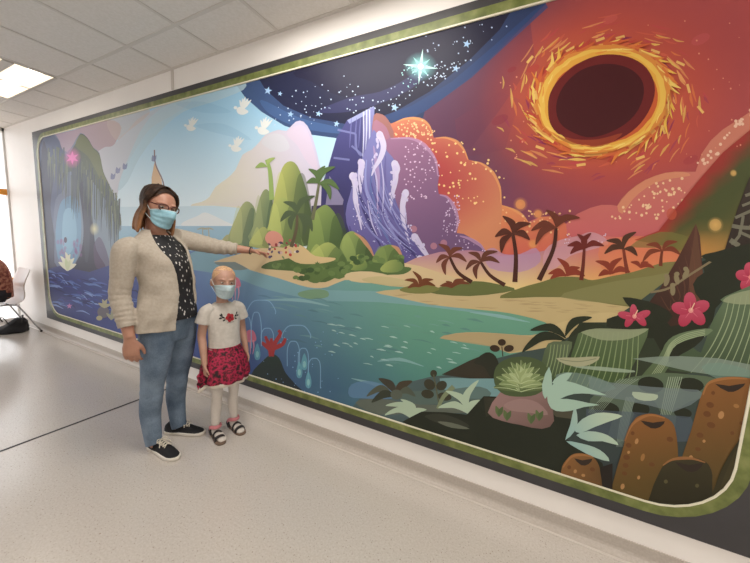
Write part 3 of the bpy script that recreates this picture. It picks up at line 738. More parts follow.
for x in (276, 284, 293, 318, 326): star(x, 264+(x % 3), 3, (92, 112, 62), 6, .5)
# bright shells and blossoms scattered on the island beach
P("266,240 268,233 274,231 281,234 284,242 274,247", (214, 144, 124), 3)
R_ = random.Random(41)
for k in range(34):
    x, y = R_.uniform(268, 300), R_.uniform(240, 258); c = R_.choice([(150, 60, 66), (206, 170, 160), (84, 66, 84), (170, 90, 84), (120, 140, 90), (222, 206, 190), (96, 84, 110), (190, 70, 60)])
    E(x, y, R_.uniform(1., 2.2), R_.uniform(.9, 1.8), c, R_.uniform(0, 90), 8)
# island palms and tall stalk
line("272.5,200 271.5,180 270,168 267,160", (5, 4, 3), (148, 172, 92)); leaf(268, 167, 256, 168, 5, (146, 168, 90), .2); leaf(268, 166, 276, 158, 4, (160, 178, 96), .2)
ITR = (104, 104, 74)
palm(319.6, 183.5, ((309, 169), (336, 167), (340, 190), (331, 200), (307, 183), (326, 166)), [(317, 200), (313, 220)], (84, 106, 60), ITR, 7, 3)
palm(298, 213.7, ((284, 202), (316, 196), (281, 222), (313, 232), (304, 236), (292, 230)), [(297, 230), (292, 247)], (78, 92, 62), (96, 84, 62), 7, 3)
# low green dunes and dark palms on the far beach
P("428,292 451,284.5 475,281 498,284 515,290 470,296", (104, 110, 60), 3); P("400,289 420,284 440,288 430,293 410,293", (124, 124, 66), 3)
P("500,298 520,288 541,282 558,277 579,277 592,280 611,276 632,272 654,265 667,262 700,261 720,264 720,312 640,308 560,297", ((112, 112, 60), (132, 122, 70), (540, 285), (680, 280)), 3)
P("560,297 600,284 650,276 690,272 690,312 640,306", (138, 134, 82), 3, .7)
DK, DT = (84, 40, 30), (74, 38, 28)
RDK = (142, 58, 38)
palm(419.7, 287, ((405, 280), (413, 271), (434, 279.6), (436, 286), (408, 288)), None, (116, 64, 36), DT, 5); palm(452, 288, ((446, 281), (466, 279.6), (470, 284), (440, 286)), None, (116, 62, 38), DT, 5)
palm(566.5, 276, ((557, 258), (548, 274), (580, 267.5), (585, 276), (550, 279)), None, RDK, DT, 7); palm(611, 274, ((595, 261), (622, 257.7), (598, 276), (630, 272)), None, RDK, DT, 7); palm(640, 268, ((630, 262), (648, 262), (654, 268)), None, RDK, DT, 5)
palm(450, 257, ((438.5, 244), (463, 248), (467, 262), (436.4, 263), (446, 275)), [(458, 272), (472, 282)], (112, 60, 44), DT, 6)
palm(481, 262, ((468.4, 252.5), (498, 251.5), (500, 263), (466, 270), (477, 279)), [(490, 275), (505, 285)], (102, 56, 40), DT, 6)
palm(513, 234.4, ((502.5, 216), (531, 223.7), (530, 240), (495, 237), (501.5, 253)), [(516, 256), (515, 282)], (88, 44, 32), DT, 8, 4)
palm(556, 228, ((546, 210), (580, 218), (531, 231), (535.6, 245), (566, 216)), [(553, 250), (539, 280)], (110, 54, 38), DT, 8, 4)
palm(584, 249, ((577, 234), (591, 233), (567, 246), (604, 246), (570, 254)), [(583, 264), (581, 280)], (112, 40, 34), (110, 44, 34), 7, 3.4)
palm(623, 249, ((606, 240.7), (636, 232), (604, 254), (637, 256)), [(625, 262), (627, 273)], (82, 50, 34), (130, 56, 38), 7, 3.4)
palm(661.5, 251, ((645.5, 245), (642, 262), (677, 241.7), (680, 255)), [(660.5, 258), (660, 266)], (128, 60, 36), (120, 56, 36), 6, 3)

# underwater: coral, jellyfish and bubbles
P("252,374 262,362 272,354 280,358 286,372 296,384 300,392 252,392", ((58, 70, 62), (48, 56, 60), (272, 356), (276, 384)), 3)
for s in ("272,356 270,346 266,336", "272,356 275,344 281,334 279,330", "270,348 262,342", "274,348 283,344 286,338", "272,352 272,338"): line(s, (5, 4, 2.6), (166, 62, 62))
for x, y, rx, ry in ((236, 286, 5.5, 7), (251, 340, 6, 8)):
    P([(x-rx, y), (x-rx*.7, y-ry), (x, y-ry*1.3), (x+rx*.7, y-ry), (x+rx, y), (x, y+2)], (206, 112, 132), 3)
    for k in (-3, 0, 3): line([(x+k, y), (x+k*1.2, y+7), (x+k*.8, y+14)], (1.6, 1.2, .4), (222, 150, 160), .8)
for x, y, rx, ry, h in ((257, 326, 5, 14, 20), (248, 330, 4, 13, 18), (294, 350, 6, 9, 16), (315, 366, 6, 8, 22), (304, 356, 5, 8, 18), (268, 334, 6, 6, 6), (297, 334, 14, 9, 4), (262, 310, 14, 10, 4)):
    line([(x-rx, y+h), (x-rx, y), (x-rx*.6, y-ry*.85), (x, y-ry), (x+rx*.6, y-ry*.85), (x+rx, y), (x+rx, y+h)], .9, (134, 176, 208), .75, 4)
for x, y in ((300, 370), (305, 362), (309, 380), (258, 352)): P([(x, y-9), (x+3, y), (x+2, y+7), (x-2, y+7), (x-3, y)], (110, 176, 190), 3, .7); E(x, y+2, 1.6, 3.4, (160, 214, 206), 0, 10, .6)
dots(40, (240, 330, 340, 392), .6, (132, 170, 210), lambda x, y: y < 382+(x-240)*.3, .8, 51)

# right foreground: banks of water, roots and stones
def fore(x, y):
    t = min(1, max(0, (x-380)/200)); c = [lerp(a, b, t) for a, b in zip((84, 104, 104), (62, 74, 66))]
    u = min(1, max(0, (y-400)/90)); return tuple(lerp(a, b, u*.6) for a, b in zip(c, (52, 58, 66)))
G("352,408 360,398 372,392 400,384 432,376 452,374 480,362 520,352 552,346 580,330 606,322 640,300 690,262 716,252 790,225 790,560 600,510 352,420", fore, cell=.1)
P("440,378 470,378 498,378 502,396 470,398 448,392", (122, 162, 162), 2, .9); P("352,384 372,381 400,390 392,398 366,398 350,396", (96, 132, 164), 3, .8); P("400,392 440,390 480,386 490,396 450,402 410,404", (92, 110, 100), 3, .8)
P("356,402 380,398 420,404 470,404 470,412 420,412 380,414", (104, 108, 92), 3, .8)
# dark leafage
DG = (40, 44, 30)
P("606,322 614,316 626,314 640,308 632,302 624,297 648,301 664,311 684,290 704,274 700,262 720,256 760,244 790,240 790,300 724,298 712,320 700,334 680,336 664,352 644,372 634,366 648,330", DG, 2)
P("560,350 580,322 606,322 648,329 660,350 690,346 690,372 640,386 560,372", (52, 60, 42), 0)
P("695,224 699,236 702,275 701,300 690,322 670,326 648,302.5 660,287 676,260", ((92, 54, 42), (66, 42, 32), (696, 230), (670, 310))); P("695,224 702,275 700,306 690,320 688,270", (106, 70, 50), 0, .8)
for k in range(6): line([(690-k*6, 246+k*10), (694-k*5, 270+k*8), (690-k*4, 300)], (.4, 1.2, .4), (112, 72, 52), .5)
line("650,292 668,288 690,274 712,260", 2.2, (134, 118, 86)); 
for x, y, r in ((666, 281, 20), (676, 279, -15), (685, 274, 30), (672, 290, 0)): E(x, y, 2.6, 5.5, (140, 126, 92), r, 12); E(x, y-5, 2.8, 2.4, (140, 126, 92), r, 10)
P("748,178 756,170 790,140 790,262 735,258 723,252 736,210", ((58, 46, 38), (48, 36, 30), (745, 190), (745, 250)))
for s, w_ in (("734,218 752,210", 3), ("731,226 748,228 756,220", 4), ("729,240 738,246", 5), ("742,216 738,236 730,244", 3), ("744,196 756,192", 3), ("741,206 756,200", 2.6), ("738,232 756,240", 3)): line(s, w_, (122, 118, 98), .9, 2)
P("700,256 714,252 738,246 790,236 790,258 740,264 716,264", DG, 2); P("692,284 704,272 724,268 752,276 790,280 790,288 730,288 712,292 700,300", DG, 2)
P("622,297 642,300 660,306 672,316 658,326 640,322 632,310", DG, 2); P("606,326 616,316 636,314 660,320 672,330 650,338", DG, 2)
def hib(x, y, r, sq=1., c=(196, 78, 100)):
    for k in range(5):
        a = 2*PI*k/5-.4; cx, cy = x+r*.55*math.cos(a), y+r*.55*math.sin(a)*sq
        E(cx, cy, r*.52, r*.4*max(sq, .6), (c, (176, 44, 72), (cx, cy-r*.3), (cx, cy+r*.5)), math.degrees(a), 14); line([(x, y), (cx, cy)], (1., .7, .4), (228, 120, 130), .7, 2)
    E(x, y, r*.14, r*.14, (232, 150, 140)); line([(x, y), (x+r*.2, y-r*.4)], 1., (238, 200, 160), 1, 2)
hib(634, 316, 16, .45); hib(690, 310, 18.5, .85); hib(749, 277, 14, 1.)
# roots and stumps with pale grain
def stump(outline, c0, c1, p0, p1, grain, gc=(166, 180, 136), top=None):
    P(outline, (c0, c1, p0, p1), 2)
    for g in grain: line(g, (.8, 1.2, .5), gc, .75)
    if top: P(top, (152, 160, 122), 3, .85)
GL = (142, 160, 108)
stump("700,352 709,326 716,312 722,302 724,296 790,280 790,370 690,372 664,366 676,356 692,347", (98, 116, 84), (66, 82, 56), (724, 300), (724, 366), [[(728+6*k, 298-k*1.5), (722+6*k, 322), (708+7*k, 350), (690+9*k, 372)] for k in range(11)], top="722,300 738,292 790,284 790,300 748,304 730,303")
stump("658,356 664,344 672,336 686,331 704,328 712,330 700,338 690,340 678,346 672,358 664,372 640,392 632,386", (110, 128, 92), (84, 100, 66), (690, 332), (650, 384), [[(704, 329.5+k*1.6), (684, 334+k*1.8), (670, 343+k*2), (662+k, 358+k), (644+k*2, 384)] for k in range(5)])
P("670,352 676,344 688,339 704,335 694,346 680,354 668,362", DG, 2)
stump("579,330 588,327 612,331 632,330 648,328 642,346 634,362 622,380 600,390 566,392 556,380 570,358", (92, 108, 72), (66, 88, 46), (612, 330), (600, 385), [[(583+5*k, 332), (578+5.4*k, 348), (568+6.2*k, 372), (560+6.4*k, 388)] for k in range(12)], GL, "579,330 600,328 630,329 648,328.5 630,338 606,340 590,336")
stump("548,343 560,341 572,341.5 568,356 556,378 540,380 542,360", (96, 108, 78), (72, 88, 56), (560, 342), (552, 378), [[(551+3.4*k, 344), (549+3.4*k, 358), (544+3.6*k, 376)] for k in range(6)], GL)
leaf(566, 340, 522, 352, 9, (44, 50, 34), .22); leaf(566, 338, 530, 330, 8, (44, 50, 34), .2); leaf(565, 336, 592, 317, 8, (44, 50, 34), .2); leaf(568, 338, 606, 326, 7, (48, 54, 36), .15)
# arched roots standing in the pool
P("590,398 616,380 648,374 664,372 690,374 716,378 716,392 690,400 676,412 672,440 660,412 650,398 634,412 622,440 606,440 614,410 592,420", ((92, 108, 80), (80, 94, 84), (640, 376), (640, 430)), 2)
for cx, cy, rx, ry in ((650, 384, 13, 8), (690, 384, 13, 7), (606, 408, 13, 7), (640, 408, 9, 7), (682, 412, 9, 5)): E(cx, cy, rx, ry, DG, 8, 18)
for k in range(7):
    line([(620+k*3, 378), (606+k*2, 392), (588+k*2, 412)], (.8, 1., .4), (150, 166, 140), .6)
    line([(668+k*2.2, 376), (664+k*2, 394), (660+k*1.6, 414)], (.8, 1., .4), (168, 184, 152), .7); line([(626+k*1.4, 396), (620+k*1.4, 420), (616+k*1.2, 446)], (.8, 1., .4), (150, 168, 150), .55)
# bands of clear water drawn across them
P("632,358 658,356 680,355.5 716,357.5 750,364 790,368 790,380 750,376 718,375 690,371 655,363", (138, 154, 138), 0, .72)
P("588,376 612,382 650,386 697,389 704,394 690,404 672,411 650,405 622,399 590,394", (120, 134, 134), 0, .6); P("572,366 600,366 634,370 628,372 600,370", (160, 176, 150), 2, .8)
P("586,408 610,410 632,411 690,416 700,440 640,442 586,432", (84, 96, 108), 0, .55); P("556,374 576,372 600,378 616,388 590,392 560,390", (124, 146, 136), 2, .6); P("700,366 718,362 750,370 752,378 716,378", (118, 148, 130), 2, .6)
P("632,391 646,392.5 657,394 655,399 644,400 634,397", (176, 190, 162), 2)
P("556,357.5 576,357 599.6,356 592,363 580,366 566,364", (170, 168, 132), 2); line("560,359 578,361 596,358", .8, (120, 126, 92), .8)
# dark stones, leaf tufts and a mossy boulder at the lower edge
P("442,374 458,366 470,360 480,356 490,362 496,378 470,378", (58, 52, 40), 0); P("474,362 486,352 496,356 500,372 492,378 484,366", (46, 48, 36), 3)
for x, y, rx, ry, r in ((495, 348, 5, 3.4, 10), (502, 342, 4, 3.4, 0), (509, 348, 5, 3.4, -10)): E(x, y, rx, ry, (62, 46, 32), r)
line("502,346 503,356", 1, (62, 46, 32))
leaf(396, 394, 379, 378, 8, (70, 66, 54), .15); leaf(396, 394, 413, 380.5, 8, (74, 64, 48), .15); leaf(394, 396, 367, 396, 7, (86, 90, 74), .3); leaf(398, 396, 372, 402, 8, (60, 64, 50), .2); leaf(398, 394, 416, 396, 7, (86, 92, 76), .3); E(397, 394, 6, 5, (92, 98, 84))
for x, y, rx, ry, r in ((430, 384, 6, 5, 40), (442, 385, 5.5, 4.6, -30), (428, 393.5, 6.4, 4.4, 10), (445, 396, 7, 4, 10), (434, 373, 3.4, 3.6, 0)): E(x, y, rx, ry, (62, 60, 44), r)
line("434,374 437,390 439,402", 1.2, (92, 92, 66)); line("454,386 444,396 438,408", (5, 4, 3), (128, 138, 102))
AG = (178, 196, 166)
for x1, y1 in ((385, 414.7), (386, 405), (401, 398.7), (427, 409)): leaf(413, 419, x1, y1, 6, AG, .28)
for x1, y1 in ((438.5, 407), (446, 390.5), (479, 379.5), (482, 399.5)): leaf(468.5, 413, x1, y1, 7, AG, .2)
P("403,421 412,416 422,411 445,411.5 467,414 476,404 484,395.5 500,396 545,396 575,410 566,438 584,448 602,462 612,500 500,480 420,432", (40, 44, 32), 0)
P("425,416 440,413 458,418 470,426 450,426", (66, 66, 54), 3, .6); P("484,396 496,398 500,412 486,416", (58, 56, 42), 0, .8); P("548,408 576,410 572,418 556,416", (88, 84, 66), 0, .8); P("438,421 452,422 470,428 452,427", (120, 124, 104), 3, .7)
P("500,392 512,388 536,388 548,392 554,420 542,428 520,424 502,420 488,412", ((156, 122, 116), (120, 92, 84), (515, 392), (530, 424)), 2); P("504,404 520,398 538,402 548,414 530,412 512,410", (166, 134, 126), 3, .6)
P("496,386 494,374 498,364 508,358 521,356 535,358 545,364 549,374 546,386 536,394 520,396 505,394", (78, 92, 56), 3)
R_ = random.Random(91)
for ring_, ln, w_, cc in ((0, 29, 9, ((96, 112, 66), (112, 130, 78))), (1, 23, 9, ((126, 144, 90), (142, 158, 102))), (2, 15, 7, ((156, 170, 112), (172, 186, 130)))):
    for k in range(9-ring_):
        a = math.radians(-176+172*k/(8-ring_)); x1, y1 = 521+ln*math.cos(a)*.95, 389-ring_*4+ln*math.sin(a)*1.02
        leaf(521, 391-ring_*4, x1, y1, w_, cc[k % 2], .12 if math.cos(a) < 0 else .12); line([(521, 391-ring_*4), (lerp(521, x1, .5), lerp(391-ring_*4, y1, .5)-1.5), (x1, y1)], (.8, .7, .3), (188, 200, 150), 1, 2)
for x, y in ((499, 410), (507, 414), (531, 417), (539, 414)): leaf(x, y+6, x-3, y-5, 5, (96, 112, 66), .05); leaf(x, y+6, x+4, y-4, 5, (84, 102, 60), .05)
TL = (168, 196, 174)
for s in ("547,394 550,386 560,380 574,382 590,388 606.5,394.5 590,393 574,393 560,398 550,406", "549,404 560,398 574,399 588,402 599,404 584,406 570,410 556,410", "545,398 542,384 549,366 552,384", "552,382 560,374 572,372 562,384"): P(s, TL, 2)
for s in ("565,439 570,424 574,406 577,414 576,428", "574,428 582,418 596,412 610,412 622,415 610,420 594,426 580,432", "576,434 588,430 602,432 612,437 618,444 602,440 588,440", "566,440 580,442 594,446 604,452 609,460 594,456 578,448"): P(s, ((152, 186, 178), (190, 206, 176), (570, 440), (610, 420)), 2)
# brown tube sponges in the corner
TB = (140, 90, 42)
def sponge(s, c0, c1, p0, p1, mouth, spots, rim):
    P(s, (c0, c1, p0, p1), 3); line(rim, (1, 3., 1), (176, 118, 66), .7)
    P(mouth, (52, 40, 32), 2)
    for x, y, rx, ry, c in spots: E(x, y, rx, ry, c, 15, 10, .85)
D_, L_ = (106, 62, 30), (190, 138, 84)
sponge("672,540 678,470 690,430 699,398 705,385 712,379 727,376 745,377 770,384 790,400 790,470 740,480 730,520", TB, (92, 72, 32), (710, 385), (720, 480), "714,383 728,385 744,382.5 737,389 727,391",
       [(709, 404, 4, 3, D_), (706, 413, 4, 3, D_), (710, 424, 4.4, 3, D_), (699, 434, 3.6, 2.6, D_), (720, 414, 3, 4, L_), (740, 422, 2, 2, D_), (712, 392, 2, 2, D_), (697, 448, 3, 2, D_), (731, 432, 2, 2, D_), (735, 405, 3, 2, (166, 116, 62)), (690, 456, 2, 2, L_), (703, 440, 1.6, 1.6, L_)], "702,394 708,382 726,377.5 746,378")
sponge("600,530 611,487 616,468 621,452 626,434 632,421 638,415 650,412.5 661,415 671,421 675,432 677,452 677,490 660,530", TB, (90, 72, 30), (640, 420), (650, 490), "640,419.5 652,421.5 664,420 659,426 650,427",
       [(628, 444, 3, 2.4, D_), (626, 456, 3.4, 2.6, D_), (625, 464, 3, 2.4, D_), (669, 438, 3.4, 2.6, D_), (651, 463, 3, 2, D_), (624, 472, 2.6, 2, D_), (636, 440, 1.8, 3, L_), (632, 432, 2, 2, D_), (642, 456, 2, 4, (166, 116, 62)), (622, 485, 2, 3, L_), (638, 476, 1.5, 2, L_), (628, 451, 1.4, 1.6, L_)], "624,440 632,423 648,414 664,417")
sponge("644,530 650,492 658,472 664,462 672,457 690,456 702,459 709,466 711,482 704,530", (62, 55, 32), (44, 40, 22), (680, 458), (680, 500), "674,460.5 688,463.5 702,461.5 696,469 686,470", [(665, 480, 2, 2, (96, 88, 54)), (696, 484, 2, 2, (96, 88, 54))], "662,464 672,458 690,457 704,461")
P("706,530 714,484 725,458 738,438 748,424 790,400 790,530", (58, 52, 29), 3); P("716,500 728,462 740,440 746,470", (70, 62, 35), 3, .6)
sponge("560,500 561,470 565,460 572,454 581,452.5 590,454 597,461 600,472 600,500", (142, 96, 50), (104, 74, 38), (575, 455), (590, 480), "574,457 582,459 592,457.5 588,463 581,464", [(569, 466, 2, 2, D_), (592, 468, 2.6, 2, D_), (575, 470, 1.6, 2, L_), (583, 474, 2, 1.5, L_)], "563,466 571,455.5 582,453.5 593,456")
P("600,466 612,462 612,490 602,488", (40, 34, 28), 0)

# build the mural: backing panel with dark margin, olive band, pale line, and the picture itself
mural = empty('wall_mural', ((MX0+MX1)/2, WALL_Y, MZ0))
tag(mural, 'long painted island and sunset wall mural with dark border behind the two standing people', 'mural')
moff = Vector(mural.location)
def ink_material(name, alpha):
    m, nt, b = new_mat(name)
    at = nt.nodes.new('ShaderNodeAttribute'); at.attribute_name = 'ink'
    nt.links.new(at.outputs['Color'], b.inputs['Base Color'])
    b.inputs['Roughness'].default_value = .45; b.inputs['Specular IOR Level'].default_value = .2
    if alpha:
        nt.links.new(at.outputs['Alpha'], b.inputs['Alpha'])
    return m
me = bpy.data.meshes.new('picture')
me.from_pydata([(x-moff.x, y-moff.y, z-moff.z) for x, y, z in INK.v], [], INK.f)
ca = me.color_attributes.new('ink', 'FLOAT_COLOR', 'POINT')
ca.data.foreach_set('color', np.array(INK.c, dtype=np.float32).ravel())
me.materials.append(ink_material('printed_ink', False))
print('ink', len(INK.f), INK.top)
me.update()
# all facing the room
nrm = np.empty(len(me.polygons)*3, dtype=np.float32); me.polygons.foreach_get('normal', nrm)
bmx = bmesh.new(); bmx.from_mesh(me)
bmesh.ops.reverse_faces(bmx, faces=[f for f in bmx.faces if f.normal.y > 0]); bmx.to_mesh(me); bmx.free()
link(bpy.data.objects.new('picture', me), mural)
def ringplate(name, outer, inner, y0, y1, m):
    """flat ring between two outlines of equal length, front at y1, back at y0"""
    bm = bmesh.new(); rings = []
    for L, y in ((inner, y0), (inner, y1), (outer, y1), (outer, y0)):
        rings.append([bm.verts.new((x-moff.x, y-moff.y, z-moff.z)) for x, z in L])
    bridge(bm, rings+[rings[0]], True, False)
    return obj(name, bm, m, mural, smooth=False)
FRONT = WALL_Y-.0045-STEP*INK.top-.0006
def rr(g, r=None, n=8): return rrect(IX0-g, IX1+g, IZ0-g, IZ1+g, tuple(v+g for v in RAD), n)
square = []
for (x, z), (ox, oz) in zip(rr(.048), [(MX0, MZ0)]*9+[(MX1, MZ0)]*9+[(MX1, MZ1)]*9+[(MX0, MZ1)]*9): square.append((x, z, ox, oz))
def outer_pts():
    L = []; src = rr(.048)
    for k, (x, z) in enumerate(src):
        c, j = divmod(k, 9); t = j/8
        X, Z = ((MX0, MZ0), (MX1, MZ0), (MX1, MZ1), (MX0, MZ1))[c]
        if c == 0: L.append((MX0, lerp(z, MZ0, min(1, 2*t))) if t <= .5 else (lerp(MX0, x, 2*t-1), MZ0))
        if c == 1: L.append((lerp(x, MX1, min(1, 2*t)), MZ0) if t <= .5 else (MX1, lerp(MZ0, z, 2*t-1)))
        if c == 2: L.append((MX1, lerp(z, MZ1, min(1, 2*t))) if t <= .5 else (lerp(MX1, x, 2*t-1), MZ1))
        if c == 3: L.append((lerp(x, MX0, min(1, 2*t)), MZ1) if t <= .5 else (MX0, lerp(MZ1, z, 2*t-1)))
    return L
M_slate = ramp_mat('slate_print', [(.3, (50, 49, 52)), (.7, (60, 59, 62))], .42, 5)
M_olive = ramp_mat('olive_print', [(.3, (88, 98, 46)), (.5, (110, 120, 62)), (.7, (134, 140, 84))], .42, 16)
M_pale = mat('pale_line', (226, 222, 200), .42)
ringplate('border', outer_pts(), rr(.048), WALL_Y-.0005, FRONT, M_slate)
ringplate('border_band', rr(.048), rr(.004), WALL_Y-.0005, FRONT-.0002, M_olive)
ringplate('border_line', rr(.0045), rr(-.004), WALL_Y-.0005, FRONT-.0004, M_pale)
bm = bmesh.new(); L = rr(.01)
f = [bm.verts.new((x-moff.x, WALL_Y-.004-moff.y, z-moff.z)) for x, z in L]; g = [bm.verts.new((x-moff.x, WALL_Y-.0003-moff.y, z-moff.z)) for x, z in L]
bridge(bm, [f, g]); obj('backing', bm, M_slate, mural, smooth=False)

# ================================================================ people
def skin_material(name, c):
    m, nt, b = new_mat(name)
    tc = nt.nodes.new('ShaderNodeTexCoord'); n = nt.nodes.new('ShaderNodeTexNoise'); n.inputs['Scale'].default_value = 25; n.inputs['Detail'].default_value = 3
    nt.links.new(tc.outputs['Object'], n.inputs['Vector'])
    r = nt.nodes.new('ShaderNodeValToRGB'); e = r.color_ramp.elements; l = lin(c)
    e[0].position = .3; e[1].position = .7; e[0].color = (l[0]*.93, l[1]*.86, l[2]*.84, 1); e[1].color = (l[0]*1.04, l[1]*1.04, l[2]*1.03, 1)
    nt.links.new(n.outputs['Fac'], r.inputs['Fac']); nt.links.new(r.outputs['Color'], b.inputs['Base Color'])
    b.inputs['Roughness'].default_value = .5; b.inputs['Subsurface Weight'].default_value = .12
    b.inputs['Subsurface Radius'].default_value = (.012, .005, .003); b.inputs['Subsurface Scale'].default_value = .6
    return m
M_skinW = skin_material('skin_adult', (172, 128, 108)); M_skinG = skin_material('skin_child', (180, 142, 124))
M_mask = ramp_mat('mask_fabric', [(.3, (136, 184, 202)), (.7, (156, 200, 216))], .8, 60)
M_maskG = ramp_mat('mask_fabric_pale', [(.3, (176, 200, 208)), (.7, (196, 214, 220))], .8, 60)
M_maskedge = mat('mask_edge', (206, 224, 228), .8)
M_eye = mat('eye_white', (176, 166, 158), .4); M_iris = mat('iris', (62, 48, 38), .2)
M_lip = mat('lip', (170, 104, 92), .5)
HEAD = [  # z, cy, half width, front, back   (chin 0, crown .226)
    (0.000, .052, .020, .022, .020), (.010, .045, .040, .043, .042), (.032, .026, .056, .068, .068), (.062, .012, .065, .082, .082), (.095, .004, .071, .087, .090),
    (.125, .0, .0748, .089, .098), (.155, -.004, .0748, .0875, .100), (.185, -.010, .067, .077, .092), (.207, -.014, .050, .056, .070), (.221, -.018, .025, .028, .036), (.2255, -.018, .006, .007, .009)]
def skull(az, z, k=1., wk=1.):
    """point on the head, az measured from the face (0) round to the right side"""
    zz = min(.2255, max(0, z)); cy, w, f, b = interp(HEAD, zz)
    c = math.cos(az); return Vector((wk*k*w*math.sin(az), cy+k*(f if c > 0 else b)*c, z))
class Frame:
    """head frame: scale, then pitch and yaw about the neck, then move"""
    def __init__(s, loc, scale=1., yaw=0., pitch=0., roll=0.):
        s.m = Matrix.Translation(loc) @ Matrix.Rotation(yaw, 4, 'Z') @ Matrix.Rotation(-pitch, 4, 'X') @ Matrix.Rotation(roll, 4, 'Y') @ Matrix.Diagonal((scale, scale, scale, 1))
    def apply(s, bm, first=0):
        bm.verts.ensure_lookup_table()
        for v in bm.verts[first:]: v.co = s.m @ v.co
def head_into(bm, fr, wk=1.):
    n0 = len(bm.verts)
    loft(bm, [(z, 0, cy, w*wk, f, b) for z, cy, w, f, b in HEAD], 28, 3)
    tube(bm, [(0, .083, .128), (0, .096, .105), (0, .104, .082)], [(.008, .008), (.010, .010), (.012, .012)], 10); ball(bm, (0, .098, .078), (.0165, .013, .011)); 
    for s in (-1, 1):
        ball(bm, (s*.077*wk, -.008, .098), (.010, .020, .032), 14, Matrix.Rotation(-.15, 3, 'X') @ Matrix.Rotation(s*.25, 3, 'Z'))
        tube(bm, [(s*.012, .086, .137), (s*.033, .081, .140), (s*.055, .060, .136)], [.007, .008, .006], 8)
        ball(bm, (s*.038, .066, .075), (.022, .018, .020))
    ball(bm, (0, .079, .045), (.024, .012, .011)); ball(bm, (0, .068, .012), (.022, .018, .014))
    fr.apply(bm, n0)
def eyes(parent, fr, look=0.):
    for s in (-1, 1):
        bm = bmesh.new(); ball(bm, (s*.031, .0775, .1175), (.0125, .0095, .0058), 16); fr.apply(bm); e = obj('eye', bm, M_eye, parent)
        bm = bmesh.new(); ball(bm, (s*.031+look, .0850, .1172), (.0060, .0026, .0054), 12); fr.apply(bm); obj('iris', bm, M_iris, e)
def mask(parent, fr, m, wk=1.):
    bm = bmesh.new(); NU, NV = 30, 16; front, back = [], []
    for j in range(NV+1):
        v = j/NV; a, b = [], []
        for i in range(NU+1):
            u = -1+2*i/NU; az = u*1.22
            ztop = .110-.026*abs(u)**1.5; zbot = -.004+.040*abs(u)**2.4
            z = lerp(ztop, zbot, v); p = skull(az, max(z, .046), 1.05, wk); p.z = z; p.y -= max(0, .046-z)*.35
            bump = math.exp(-(u/.32)**2)*(.030*math.exp(-((v-.22)/.28)**2)+.012)+.010*(1-u*u)
            
            bump += .0022*math.sin(v*PI*7)*(1-u*u)
            d = Vector((math.sin(az)*.7, math.cos(az), 0)).normalized()
            a.append(bm.verts.new(p+d*(bump+.004))); b.append(bm.verts.new(p+d*(bump+.0022)))
        front.append(a); back.append(b)
    bridge(bm, front, False, False); bridge(bm, back, False, False)
    for A, B in ((front[0], back[0]), (front[-1], back[-1])):
        for i in range(NU): bm.faces.new((A[i], A[i+1], B[i+1], B[i]))
    for k in (0, NU):
        for j in range(NV): bm.faces.new((front[j][k], front[j+1][k], back[j+1][k], back[j][k]))
    ends = [(front[0][k].co.copy(), front[-1][k].co.copy()) for k in (0, NU)]; top = [v.co.copy() for v in front[0]]
    fr.apply(bm); o = obj('face_mask', bm, m, parent)
    bm = bmesh.new(); tube(bm, [p+Vector((0, .001, 0)) for p in top], .0022, 6); fr.apply(bm); obj('mask_edge', bm, M_maskedge, o)
    for (t_, b_), s in zip(ends, (-1, 1)):
        bm = bmesh.new(); tube(bm, [t_, (s*.083*wk, .0, .122), (s*.083*wk, -.026, .105), (s*.080*wk, -.012, .075), b_], .0015, 6, sm=4); fr.apply(bm); obj('ear_loop', bm, M_maskedge, o)
    return o
def fingers(bm, wrist, direction, palm_normal, thumb_side, size=1., curl=.5, spread=.10, point=False):
    """palm, four unequal fingers and a thumb, joined to the wrist"""
    d = Vector(direction).normalized(); n = Vector(palm_normal); n = (n-d*n.dot(d)).normalized(); w = d.cross(n); 
    if w.dot(Vector(thumb_side)) < 0: w = -w
    W0 = Vector(wrist); q = size
    tube(bm, [W0-d*.02*q, W0+d*.02*q, W0+d*.05*q, W0+d*.085*q, W0+d*.097*q], [(.024*q, .018*q), (.030*q, .0165*q), (.038*q, .015*q), (.0385*q, .0125*q), (.034*q, .009*q)], 14, up=n)
    for k, (off, ln) in enumerate(((.0275, .070), (.0095, .078), (-.009, .072), (-.0265, .056))):
        base = W0+d*(.084-.004*abs(k-1.3))*q+w*off*q; dirn = (d+w*spread*(1.2-k)*.8).normalized()
        c = curl if not (point and k == 0) else .08
        if point and k > 0: c = curl*1.15
        P_ = [base-d*.02*q, base]; ang = 0; p = base.copy()
        for j, f in enumerate((.45, .32, .23)):
            ang += c*(.75 if j == 0 else 1.); p = p+(dirn*math.cos(ang)+n*math.sin(ang))*ln*f*q; P_.append(p.copy())
        tube(bm, P_, [.0088*q, .0086*q, .0082*q, .0074*q, .0055*q], 10, up=n)
    t0 = W0+d*.025*q+w*.022*q
    td = (d*.72+w*.62+n*.25).normalized(); t1 = t0+td*.034*q; td2 = (d*.92+w*.2+n*.38).normalized(); t2 = t1+td2*.03*q; td3 = (d+n*.5-w*.05).normalized()
    tube(bm, [t0-td*.012*q, t0+td*.01*q, t1, t2, t2+td3*.022*q], [.013*q, .0125*q, .0105*q, .009*q, .0062*q], 10, up=n)
def limb(bm, pts_, radii, n=16): tube(bm, pts_, radii, n, sm=5)
